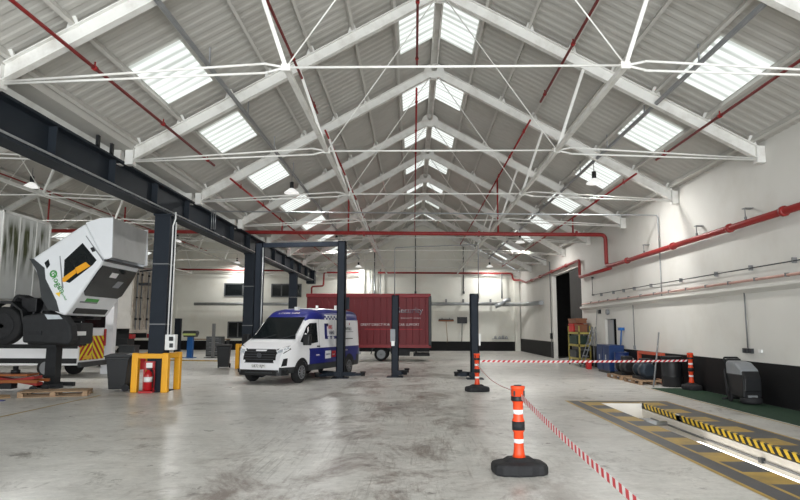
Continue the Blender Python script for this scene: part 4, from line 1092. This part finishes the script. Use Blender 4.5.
onplane(D_, E_, [(.3, .1), (.3, .5), (.36, .5), (.36, .1)], 'grille_line', GREY_PL, .02)
# roof deflector
dp = [px(85, 224.5), px(100, 219.5), px(113, 219), px(112, 259), px(104, 262)]
dfl = W().prism(dp, 'y', TYN + .0, TYN + .06).build('roof_deflector', CAB_WHITE, tl, bevel=.02)
mb = W(); a, b = px(113, 219.4), px(112, 259); c0 = px(86, 224)
mb.poly([(a[0], TYN, a[1]), (b[0], TYN, b[1]), (b[0] - .05, TYF - .02, b[1] + .02), (a[0], TYF - .02, a[1] - .05)])
mb.poly([(a[0], TYN, a[1]), (a[0], TYF - .02, a[1] - .05), (c0[0], TYF - .02, c0[1]), (c0[0], TYN, c0[1])])
mb.poly([(a[0] - .04, TYN, a[1]), (b[0] - .04, TYN, b[1]), (b[0] - .09, TYF - .02, b[1] + .02), (a[0] - .04, TYF - .02, a[1] - .05)])
mb.build('deflector_face', CAB_GREY, dfl)
W().prism(dp, 'y', TYF - .08, TYF - .02).build('deflector_side', CAB_WHITE, dfl)
W().bar((px(106, 262)[0], TYN - .02, px(106, 262)[1]), (px(106, 262)[0], TYF, px(106, 262)[1]), .08, .06).build('sun_visor', BLACK_PL, cab)
mm = W().cbox((px(110, 272)[0] + .35, TYF + .1, px(110, 272)[1] + .2), .2, .16, .42).bar((px(104, 266)[0], TYF - .1, px(104, 266)[1]), (px(110, 270)[0] + .3, TYF + .1, px(110, 270)[1] + .2), .05, .05).build('door_mirror', BLACK_PL, tl, bevel=.03)
W().box(px(106, 281)[0], px(117, 281)[0], TYF - .3, TYF - .1, px(106, 282)[1], px(106, 279)[1]).build('wiper_plate', BLACK_PL, tl)
# lettering runs down the tipped door
fx = Vector((math.cos(math.radians(-58)), 0, math.sin(math.radians(-58)))); ux = Vector((fx.z*-1, 0, fx.x)); ux = Vector((-fx.z, 0, fx.x))
def cab_text(b, x, y, size, m, sx=1.0):
    q = px(x, y); return text(b, 'lettering', size, m, cab, Matrix.Translation(-Vector(ORG)) @ face_frame((q[0], n1 - .014, q[1]), fx, ux), .003, sx)
cab_text('biogen', 58.5, 285, .26, LEAF_GREEN, .95); cab_text('energy recycled', 61.5, 292.5, .09, LEAF_GREEN, 1.1)
mb = W(); c = px(54, 276); [mb.bar((c[0] + .085*math.cos(PI*k/9), n1 - .008, c[1] + .085*math.sin(PI*k/9)), (c[0] + .085*math.cos(PI*(k+1)/9), n1 - .008, c[1] + .085*math.sin(PI*(k+1)/9)), .04, .016, up=(0, 1, 0)) for k in range(18)]; mb.build('logo_ring', LEAF_GREEN, cab)
side([(56, 295.5), (61, 294), (60, 299)], 'warning_sign', HAZ_Y, .014)
onplane(D_, E_, [(.16, .2), (.16, .5), (.3, .5), (.3, .2)], 'badge', LEAF_GREEN, .012)
# raising stands
def stand(x, y, label):
    s = thing('lifting_stand', label, 'lifting stand', (x, y, 0), 0, 'lorry lifting stands')
    MB().box(-.16, .16, -.16, .16, .1, 1.25).build('column', DARK_CHASSIS, s); MB().box(-.35, .5, -.4, -.28, .02, .14).box(-.35, .5, .28, .4, .02, .14).box(-.3, -.1, -.4, .4, .04, .14).build('base', DARK_CHASSIS, s)
    MB().box(-.28, .28, -.22, .22, 1.25, 1.32).build('saddle', IRON, s)
    MB().box(-.2, -.16, -.1, .1, .5, .9).build('pump_box', BLACK_PL, s)
stand(-11.0, 18.7, 'black lifting stand propping the front of the raised lorry'); stand(-17.5, 18.7, 'black lifting stand propping the rear of the raised lorry')

# ------------------------------------------------------------------ van with the chevron tail, behind the raised lorry (tail faces +x)
cv = thing('chevron_van', 'white van with red and yellow chevron tail behind the raised lorry', 'van', (-12.1, 22.0, 0))
mb = MB(); mb.prism([(-5.6, .55), (-5.55, 1.1), (-4.7, 1.3), (-4.0, 2.3), (-3.6, 2.42), (0, 2.45), (.02, .45), (-5.5, .42)], 'y', 0, 1.95); mb.build('body', VAN_WHITE, cv, bevel=.06, seg=3)
MB().box(-5.5, .0, -.012, 0, .52, .7).box(-5.5, 0, -.01, 0, 1.05, 1.2).build('side_stripe', BLACK_PL, cv)
MB().box(-1.9, 0, -.014, -.002, 1.25, 1.4).build('side_seam', GREY_PL, cv)
for x in (-1.1, -4.7):
    wheel(cv, x, .1, .36, .36, .22, s=-1); wheel(cv, x, 1.85, .36, .36, .22, s=1)
mb = MB()
for row, (z0, z1) in enumerate(((.78, 1.62),)):
    nst = 11; wst = 1.75/nst
    for k in range(nst*2 + 6):
        pass
def chev(y0, y1, z0, z1, dirn):
    mb = MB().use(CHEV_Y); mb.poly([(.028, y0, z0), (.028, y1, z0), (.028, y1, z1), (.028, y0, z1)])
    mb.use(CHEV_R); H = z1 - z0; wv = .16; k = -6
    import itertools
    while k < 12:
        # slanted stripe clipped to the panel
        a = y0 + k*wv*2
        poly = []
        N = 10
        Lp, Rp = [], []
        for i in range(N + 1):
            z = z0 + H*i/N; sh = (z - z0)*1.0*dirn
            l = a + sh; r = a + wv + sh
            l = max(y0, min(y1, l)); r = max(y0, min(y1, r)); Lp.append((.031, l, z)); Rp.append((.031, r, z))
        for i in range(N):
            if Rp[i][1] - Lp[i][1] > 1e-4 or Rp[i+1][1] - Lp[i+1][1] > 1e-4: mb.poly([Lp[i], Rp[i], Rp[i+1], Lp[i+1]])
        k += 1
    mb.build('chevron_panel', None, cv)
chev(.1, .97, .62, 1.5, 1); chev(.99, 1.85, .62, 1.5, -1)
MB().box(.02, .05, .04, .2, 1.1, 1.75).build('tail_lamp', CHEV_R, cv); MB().box(.02, .05, 1.78, 1.92, 1.1, 1.75).build('tail_lamp', CHEV_R, cv)
MB().box(.02, .14, .02, 1.93, .38, .56).build('rear_bumper', DK_GREY, cv)
pl = MB().box(.03, .06, .35, .9, .66, .78).build('number_plate', mat('rear plate yellow', rgb(226, 180, 60), .4), cv)
MB().box(.0, .04, .15, 1.8, 1.8, 2.25).build('rear_window', GLASS_DK, cv)
# white post with a red cap by the trailer
wp = thing('white_post', 'white square post with a red cap behind the tipped cab', 'post', (-12.12, 24.3, 0))
MB().box(-.2, .2, -.15, .15, 0, 3.1).build('shaft', VAN_WHITE, wp); MB().box(-.12, .1, -.16, .16, 3.1, 3.25).build('cap', CHEV_R, wp)

# ------------------------------------------------------------------ white trailer with barred doors, deep in the lorry bay
tr = thing('box_trailer', 'white box trailer with rusty locking bars behind the nearest column', 'trailer', (-13.0, 28.0, 0))
MB().box(-9, -.03, 0, 2.5, 1.75, 4.55).build('box_body', SKIN_TRAILER, tr, bevel=.03)
mb = MB().box(-.03, .03, .03, 1.24, 1.8, 4.5).box(-.03, .03, 1.27, 2.47, 1.8, 4.5)
dr = mb.build('rear_door', RUST, tr)
for yy in (.3, .75, 1.5, 1.95):
    b = MB().tube((.07, yy, 1.7), (.07, yy, 4.5), .03, 8).build('locking_bar', GREY_PL, dr)
    MB().cbox((.08, yy, 2.2), .06, .16, .1).cbox((.08, yy, 4.3), .06, .1, .08).cbox((.08, yy, 3.2), .06, .1, .06).build('bar_keeper', IRON, dr)
MB().box(-.05, .06, 0, 2.5, 1.55, 1.78).build('rear_sill', RUST, tr)
MB().box(-9, -.2, .3, .5, 1.3, 1.75).box(-9, -.2, 2.0, 2.2, 1.3, 1.75).build('chassis_rail', DARK_CHASSIS, tr)
for x in (-1.2, -2.6):
    wheel(tr, x, .2, .5, .5, .32, s=-1, rim=IRON); wheel(tr, x, 2.3, .5, .5, .32, s=1, rim=IRON)
MB().box(-.1, .02, .1, .5, 1.3, 1.5).build('tail_lamp', CHEV_R, tr); MB().box(-.1, .02, 2.0, 2.4, 1.3, 1.5).build('tail_lamp', CHEV_R, tr)
MB().box(-3.5, -.2, .15, .9, .96, 1.32).build('suspension', DARK_CHASSIS, tr)
text('BOX HIRE', 'lettering', .22, LETTER_R, tr, face_frame((-.9, -.006, 2.1), (1, 0, 0), (0, 0, 1)), .003, .8) if False else None
def crate(x, y, sx, sy, sz, m, lab, z=0):
    t = thing('storage_crate', lab, 'crate', (x, y, z), 0)
    MB().box(-sx/2, sx/2, -sy/2, sy/2, 0, sz).build('tub', m, t, bevel=.02); MB().box(-sx/2 - .02, sx/2 + .02, -sy/2 - .02, sy/2 + .02, sz - .06, sz + .01).build('rim', m, t)
crate(-12.6, 27.0, .9, .6, .62, BOX_BLUE, 'blue crate on the floor under the barred trailer doors'); crate(-11.6, 27.1, .8, .6, .45, CHEV_R, 'red crate beside the blue crate under the trailer'); crate(-12.55, 27.0, .7, .5, .4, DK_GREY, 'dark grey crate sitting on the blue crate', .63)

# ------------------------------------------------------------------ floor clutter at the lorry
def pallet(x, y, rz, lab, lx=1.2, ly=1.0):
    t = thing('wooden_pallet', lab, 'pallet', (x, y, 0), rz, 'wooden pallets')
    for k in range(7): MB().box(-lx/2, lx/2, -ly/2 + k*(ly - .1)/6, -ly/2 + .1 + k*(ly - .1)/6, .122, .144).build('deck_board', WOOD, t)
    for k in range(3): MB().box(-lx/2 + k*(lx - .1)/2, -lx/2 + .1 + k*(lx - .1)/2, -ly/2, ly/2, .1, .122).build('stringer', WOOD, t)
    for a in range(3):
        for b in range(3): MB().box(-lx/2 + a*(lx - .14)/2, -lx/2 + .14 + a*(lx - .14)/2, -ly/2 + b*(ly - .1)/2, -ly/2 + .1 + b*(ly - .1)/2, .022, .1).build('block', WOOD, t)
    for b in range(3): MB().box(-lx/2, lx/2, -ly/2 + b*(ly - .1)/2, -ly/2 + .1 + b*(ly - .1)/2, 0, .022).build('base_board', WOOD, t)
    return t
pallet(-9.6, 16.55, .32, 'wooden pallet lying flat in front of the raised lorry', 1.65, .8)
tj = thing('pit_trolley', 'orange and red jacking trolley on the floor under the raised lorry', 'trolley', (-11.35, 17.3, 0), .05)
MB().box(-.9, .9, -.35, -.25, .28, .36).box(-.9, .9, .25, .35, .28, .36).build('side_rail', JACK_OR, tj); MB().bar((-.85, 0, .2), (.75, 0, .42), .4, .08).build('scissor_arm', JACK_RED, tj); MB().bar((-.85, .1, .45), (.75, .1, .22), .3, .08).build('scissor_arm', JACK_RED, tj)
MB().box(-.75, .6, -.3, .3, .46, .52).build('platform', JACK_OR, tj); MB().box(-.3, .1, -.15, .15, .1, .3).build('pump', IRON, tj)
for sx in (-.8, .8):
    for sy in (-.32, .32): MB().lathe([(.1, -.04), (.1, .04)], (sx, sy, .1), 'y', 14).build('castor', BLACK_RUB, tj)
MB().lathe([(.12, .52), (.12, .62), (.07, .63), (.07, .72)], (.1, 0, 0), n=12).build('jack_head', IRON, tj)
tag(MB((-10.5, 16.2, 0)).prism([(-11.8, 15.9), (-10.6, 15.5), (-10.35, 15.8), (-10.75, 16.4), (-11.6, 16.5)], 'z', .012, .03).build('cardboard_sheet', CARD), 'flattened cardboard sheet on the floor beside the pallet', 'cardboard')
tag(MB((-10.3, 15.2, 0)).prism([(-11.4, 15.05), (-10.15, 15.25), (-10.2, 15.4), (-11.4, 15.5)], 'z', .0, .012).build('plastic_sheet', BOX_BLUE), 'blue plastic sheet on the floor poking out from the cardboard', 'sheet')

# ------------------------------------------------------------------ things along the far left wall
bs = thing('diagnostic_stand', 'blue pedestal stand with a pale tray on top by the far wall', 'stand', (-13.4, 36.8, 0))
MB().box(-.16, .16, -.16, .16, 0, 1.25).build('pedestal', BLUE_STAND, bs, bevel=.02); MB().box(-.3, .3, -.3, .3, 0, .04).build('foot', BLUE_STAND, bs); MB().prism([(-.34, 1.25), (.34, 1.25), (.42, 1.5), (.36, 1.62), (-.36, 1.62), (-.42, 1.5)], 'y', -.25, .25).build('tray', DK_GREY, bs); MB().box(-.38, .38, -.265, -.25, 1.34, 1.46).build('display', mat('pale green panel', rgb(196, 210, 130), .5), bs)
bs = thing('steel_post', 'dark blue steel post standing beside the pedestal stand', 'post', (-14.15, 36.7, 0)); MB().box(-.16, .16, -.16, .16, 0, 2.35).build('shaft', LIFT, bs); MB().box(-.3, .3, -.3, .3, 0, .04).build('base_plate', LIFT, bs)
bs = thing('steel_post', 'thin grey steel post beside the grey cabinet at the far wall', 'post', (-12.05, 36.9, 0)); MB().box(-.08, .08, -.08, .08, 0, 2.05).build('shaft', GREY_PIPE, bs); MB().box(-.45, .3, -.3, .3, 0, .04).build('base_plate', DK_GREY, bs)
cbn = thing('tool_cabinet', 'dark grey tool cabinet near the far wall behind the wheelie bin', 'cabinet', (-12.6, 39, 0)); MB().box(-.5, .5, -.3, .3, .0, 1.25).build('carcass', DK_GREY, cbn, bevel=.01)
for k in range(4): d = MB().box(-.47, .47, -.315, -.3, .1 + .28*k, .35 + .28*k).build('drawer', mat('mid grey drawer', rgb(86, 88, 90), .5), cbn); MB().box(-.3, .3, -.335, -.315, .3 + .28*k, .32 + .28*k).build('drawer_handle', GALV, d)
bk = thing('bench_guard', 'yellow steel post guard between the column and the blue pedestal', 'guard', (-14.1, 34.5, 0)); MB().box(-.2, .2, -.15, .15, 0, 1.35).build('post', YELLOW, bk, bevel=.02); MB().box(-.3, .3, -.25, .25, 0, .03).build('foot', YELLOW, bk)
tag(MB((-12.5, 34.8, 0)).bar((-16, 34.4, .03), (-10.6, 33.2, .03), .12, .06).build('floor_kerb', PAINT_Y), 'yellow kerb strip on the floor by the blue pedestal', 'kerb')
for x, lab in ((-16.2, 'dark workbench along the far wall left of the pedestal'),):
    wb = thing('workbench', 'dark workbench with clutter against the far wall behind the trailer', 'workbench', (x, 48.6, 0)); MB().box(-1.6, 1.6, -.35, .35, .85, .92).build('worktop', WOOD, wb)
    for sx in (-1.5, 1.5): MB().box(sx - .05, sx + .05, -.3, .3, 0, .85).build('leg', DK_GREY, wb)

# brush and squeegee hung on the far wall, small shelf
br = thing('wall_broom', 'wide wooden broom hanging head up on the far wall', 'broom', (2.65, 49.9, .7)); MB().tube((.1, -.02, 0), (0, -.02, 1.7), .025, 8).build('handle', WOOD, br); MB().box(-.62, .62, -.07, .05, 1.66, 1.78).build('head', BRICK, br); MB().box(-.6, .6, -.06, .04, 1.78, 1.86).box(-.35, -.3, -.05, .05, 1.8, 1.95).box(.25, .3, -.05, .05, 1.8, 1.95).build('bristles', DK_GREY, br)
br = thing('wall_shovel', 'black snow shovel hanging blade up beside the broom on the far wall', 'shovel', (3.95, 49.9, .7)); MB().tube((-.05, -.02, 0), (0, -.02, 1.6), .028, 8).build('handle', DK_GREY, br); MB().box(-.37, .37, -.07, .05, 1.5, 2.0).box(-.4, -.33, -.1, .05, 1.5, 2.02).box(.33, .4, -.1, .05, 1.5, 2.02).build('blade', BLACK_PL, br)
sh = thing('wall_shelf', 'narrow metal shelf low on the far wall above the black dado', 'shelf', (7.0, 49.85, .95)); MB().box(-.65, .65, -.14, .13, 0, .04).build('board', GREY_PL, sh)
for k, (x, r, hh) in enumerate(((-.4, .1, .24), (-.05, .12, .2), (.2, .1, .26), (.48, .12, .2))):
    o = MB((7.0 + x, 49.8, .99)).lathe([(r, .0), (r, hh*.7), (r*.4, hh*.85), (r*.4, hh)], (7.0 + x, 49.8, .99), n=12).build('steel_canister', GALV); tag(o, 'small silver canister on the far wall shelf, %s from the broom' % ORD[k], 'canister', 'silver canisters')

# ------------------------------------------------------------------ along the white wall
st = thing('shelf_trolley', 'yellow framed shelf trolley of boxes beside the tall dark doorway', 'trolley', (8.28, 31.0, 0))
for sx in (-.26, .26):
    for sy in (-1.0, 1.0): MB().box(sx - .03, sx + .03, sy - .03, sy + .03, .12, 1.95).build('upright', SHELF_Y, st)
for z in (.3, .95, 1.55): MB().box(-.29, .29, -1.03, 1.03, z, z + .1).build('shelf', SHELF_Y, st)
for sx in (-.26, .26):
    for sy in (-.95, .95): MB().lathe([(.07, -.025), (.07, .025)], (sx, sy, .07), 'x', 12).build('castor', BLACK_RUB, st)
for x, y, sx, sy, sz, z, m, lab in ((8.25, 31.4, .5, .9, .4, 1.655, BOX_RED, 'red crate on the top shelf of the yellow trolley'), (8.25, 30.45, .45, .6, .36, 1.655, BRICK, 'brown box on the top shelf of the yellow trolley'),
                                    (8.25, 31.1, .5, 1.4, .4, 1.055, BOX_GRN, 'dark green crate on the middle shelf of the yellow trolley'), (8.25, 31.2, .5, 1.2, .34, .405, DK_GREY, 'dark box on the bottom shelf of the yellow trolley'), (8.25, 31.1, .52, 1.5, .24, 2.07, BRICK, 'long brown crate stacked above the red crate on the trolley')):
    crate(x, y, sx, sy, sz, m, lab, z)
hk = thing('platform_ladder', 'grey steel platform ladder leaning space beside the shelf trolley', 'ladder', (8.2, 29.2, 0))
hk['label'] = 'grey tubular step ladder between the shelf trolley and the blue cabinet'
for sy in (-.28, .28): MB().path([(.3, sy, 1.9), (-.35, sy, .02)], .022, 6).build('rail', GREY_PL, hk); MB().tube((.32, sy, 1.9), (.36, sy, .02), .02, 6).build('leg', GREY_PL, hk)
for k in range(6): z = .25 + .28*k; x = -.35 + .65*(z/1.9); MB().box(x - .04, x + .12, -.27, .27, z, z + .03).build('tread', GREY_PL, hk)
po = MB((8.5, 29.0, 0)).tube((8.3, 28.7, 0.02), (8.62, 28.95, 2.75), .018, 8).build('leaning_pole', GREY_PIPE); tag(po, 'long thin pole leaning on the wall left of the grey door', 'pole')
po['label'] = 'long thin pole leaning on the wall between the ladder and the grey door'
bc = thing('steel_cabinet', 'bright blue steel cabinet against the wall in front of the grey door', 'cabinet', (8.28, 26.2, 0))
MB().box(-.3, .3, -.85, .85, .1, 1.15).build('carcass', BLUE_CAB, bc, bevel=.015)
for sy in (-.43, .43): d = MB().box(-.32, -.3, sy - .4, sy + .4, .14, 1.1).build('door', BLUE_CAB, bc); MB().box(-.345, -.32, sy - .02, sy + .02, .55, .75).build('handle', GALV, d)
MB().box(-.28, .28, -.8, .8, 0, .1).build('plinth', BLACK_PL, bc)
bm_ = thing('blue_hand_tool', 'blue handled brush standing on the blue cabinet by the wall', 'brush', (8.5, 25.5, 1.152)); MB().tube((0, 0, 0), (.05, 0, .62), .03, 8).build('handle', BLUE_STAND, bm_); MB().box(-.06, .14, -.12, .12, .6, .72).build('head', BLUE_STAND, bm_)
bd = thing('oil_drum', 'dark blue drum standing between the blue cabinet and the pallets', 'drum', (8.25, 24.7, 0)); MB().lathe([(.28, 0), (.29, .02), (.28, .04), (.28, .3), (.295, .32), (.28, .34), (.28, .6), (.295, .62), (.28, .64), (.28, .88), (.29, .9), (.27, .9)], n=24).build('drum_body', mat('deep blue drum', rgb(24, 46, 96), .4, var=.08), bd); MB().lathe([(.04, .9), (.04, .93)], (.15, 0, 0), n=10).build('bung', GREY_PL, bd)
rc = thing('red_can', 'small red petrol can at the foot of the step ladder', 'can', (7.95, 28.3, 0)); MB().box(-.1, .1, -.16, .16, 0, .34).build('can_body', BOX_RED, rc, bevel=.03); MB().path([(0, -.1, .34), (0, -.1, .42), (0, .08, .42), (0, .08, .34)], .016, 6, .03).build('handle', BOX_RED, rc)
pallet(7.85, 23.05, PI/2, 'wooden pallet with a gearbox, nearer the blue drum', 1.5, .95); pallet(7.85, 21.2, PI/2, 'wooden pallet with a motor, nearer the green mat', 1.5, .95)
def machine(x, y, lab, seed, m, nm):
    t = thing(nm, lab, nm.replace('_', ' '), (x, y, .146))
    MB().lathe([(.16, -.5), (.26, -.46), (.28, -.2), (.2, -.15), (.18, .2), (.24, .24), (.22, .48), (.1, .5)], (0, 0, .29), 'y', 18).build('housing', m, t)
    MB().box(-.26, .26, -.4, .38, 0, .1).build('bed', IRON, t); MB().tube((0, .4, .3), (0, .68, .3), .05, 10).build('shaft', GALV, t)
    MB().box(-.12, .2, -.3, .1, .5, .68).build('cover', IRON, t, bevel=.03); MB().path([(.15, -.3, .5), (.3, -.1, .6), (.22, .3, .4)], .03, 8, .1).build('pipe', GALV, t)
machine(7.82, 23.1, 'oily dark gearbox on the pallet nearer the blue drum', 1, IRON, 'gearbox'); machine(7.82, 21.25, 'blue grey electric motor on the pallet nearer the green mat', 2, mat('blue grey casting', rgb(38, 48, 58), .5, .3), 'electric_motor')
ho = thing('engine_hoist', 'orange red hoist arm standing behind the two pallets', 'hoist', (8.5, 22.4, 0))
MB().box(-.06, .06, 1.0, 1.12, .1, .94).build('mast', ORANGE_R, ho); MB().box(-.05, .05, -1.2, 1.12, .9, 1.0).build('boom', ORANGE_R, ho); MB().box(-.05, .05, -1.0, 1.2, 0, .1).build('base', ORANGE_R, ho); MB().box(-.14, .14, 1.1, 1.2, .0, .1).build('foot', ORANGE_R, ho)
po = MB((8.0, 20.2, 0)).tube((7.55, 19.75, .0), (8.1, 20.5, 1.7), .028, 8).build('leaning_bar', GREY_PIPE); tag(po, 'rusty bar leaning up in front of the orange hoist', 'bar')
bd = thing('plastic_drum', 'matt black plastic drum between the motor pallet and the barrier post', 'drum', (8.25, 20.0, 0)); MB().lathe([(.29, 0), (.31, .03), (.31, .3), (.33, .33), (.31, .36), (.31, .85), (.3, .92), (.2, .93)], n=24).build('drum_body', BLACK_PL, bd); MB().lathe([(.31, .9), (.33, .91), (.33, .95), (.3, .96)], n=24).build('lid_ring', BLACK_RUB, bd)

# floor scrubber (front towards -y)
fs = thing('floor_scrubber', 'grey and black walk behind floor scrubber on the green mat', 'floor scrubber', (8.22, 15.72, .012))
fs.scale = (.85, .7, 1.0)
MB().prism([(-.62, .14), (-.66, .55), (-.56, .72), (.5, .72), (.56, .3), (.5, .14)], 'x', -.27, .27).build('body', BLACK_PL, fs, bevel=.05, seg=3)
MB().prism([(-.6, .68), (-.5, .84), (-.1, .99), (.42, 1.02), (.5, .95), (.5, .66)], 'x', -.26, .26).build('tank', GREY_PL, fs, bevel=.05, seg=3)
MB().prism([(-.68, .3), (-.7, .62), (-.56, .8), (-.5, .78), (-.56, .3)], 'x', -.24, .24).build('front_cover', BLACK_PL, fs, bevel=.04, seg=2)
MB().path([(-.22, .5, .85), (-.22, .72, 1.08), (.22, .72, 1.08), (.22, .5, .85)], .025, 8, .06).build('handle', BLACK_PL, fs); MB().box(-.2, .2, .45, .62, .7, 1.06).build('control_panel', BLACK_PL, fs, bevel=.03)
MB().lathe([(.26, .02), (.3, .06), (.3, .14), (.2, .18)], (0, -.5, 0), n=24).build('brush_deck', BLACK_RUB, fs)
MB().path([(-.4, .5, .06), (-.2, .62, .06), (.2, .62, .06), (.4, .5, .06)], .03, 8, .1).build('squeegee', BLACK_RUB, fs)
for s in (-1, 1): MB().lathe([(.13, -.03), (.13, .03)], (s*.25, .3, .13), 'x', 18).build('wheel', BLACK_RUB, fs)
MB().tube((-.29, .5, .8), (-.32, .35, .15), .03, 8).build('hose', BLACK_RUB, fs); MB().box(-.16, .1, -.7, -.66, .17, .22).build('label', GALV, fs)
ds = MB((8.6, 13.3, .8)).box(8.6, 8.655, 13.25, 13.37, .72, .98).build('wall_switch', GREY_PL); tag(ds, 'small pale switch box on the black dado past the scrubber', 'switch')

# ------------------------------------------------------------------ light
wd = bpy.data.worlds.new('overcast sky'); scene.world = wd; wd.use_nodes = True
bg = wd.node_tree.nodes['Background']; bg.inputs['Color'].default_value = (.86, .93, 1.0, 1); bg.inputs['Strength'].default_value = 1.2
def area(name, loc, rot, sx, sy, e, col=(1, 1, 1)):
    l = bpy.data.lights.new(name, 'AREA'); l.shape = 'RECTANGLE'; l.size = sx; l.size_y = sy; l.energy = e; l.color = col
    o = bpy.data.objects.new(name, l); COL.objects.link(o); o.location = loc; o.rotation_euler = rot; return o
area('doorway_fill', (.7, Y0 - .1, 2.8), (PI/2, 0, 0), 13.6, 5.4, 2400, (.93, .97, 1))  # area light added behind the camera, standing for daylight through an unseen doorway
area('side_doorway_fill', (-15.5, Y0 - .1, 2.5), (PI/2, 0, 0), 8.8, 4.8, 500, (.93, .97, 1))  # second added area light, at the unseen opening of the lorry bay

# ------------------------------------------------------------------ camera
cam = bpy.data.cameras.new('camera'); co = bpy.data.objects.new('camera', cam); COL.objects.link(co); scene.camera = co
cam.sensor_width = 36; cam.lens = 610/800*36; cam.clip_end = 300; cam.clip_start = .05
ya, pi_, ro = .0222, .1269, .003
r = Vector((math.cos(ya), math.sin(ya), 0)); fw = Vector((-math.sin(ya), math.cos(ya), 0)); up = Vector((0, 0, 1))
fw2 = fw*math.cos(pi_) + up*math.sin(pi_); up2 = up*math.cos(pi_) - fw*math.sin(pi_)
r3 = r*math.cos(ro) + up2*math.sin(ro); up3 = up2*math.cos(ro) - r*math.sin(ro)
co.matrix_world = Matrix(((r3.x, up3.x, -fw2.x, 0), (r3.y, up3.y, -fw2.y, 0), (r3.z, up3.z, -fw2.z, 1.83), (0, 0, 0, 1)))

scene.view_settings.view_transform = 'Standard'; scene.view_settings.look = 'None'
scene.view_settings.exposure = 0.36; scene.view_settings.gamma = 1.0; scene.view_settings.use_curve_mapping = False
scene.cycles.use_denoising = True
scene.cycles.max_bounces = 8; scene.cycles.diffuse_bounces = 5
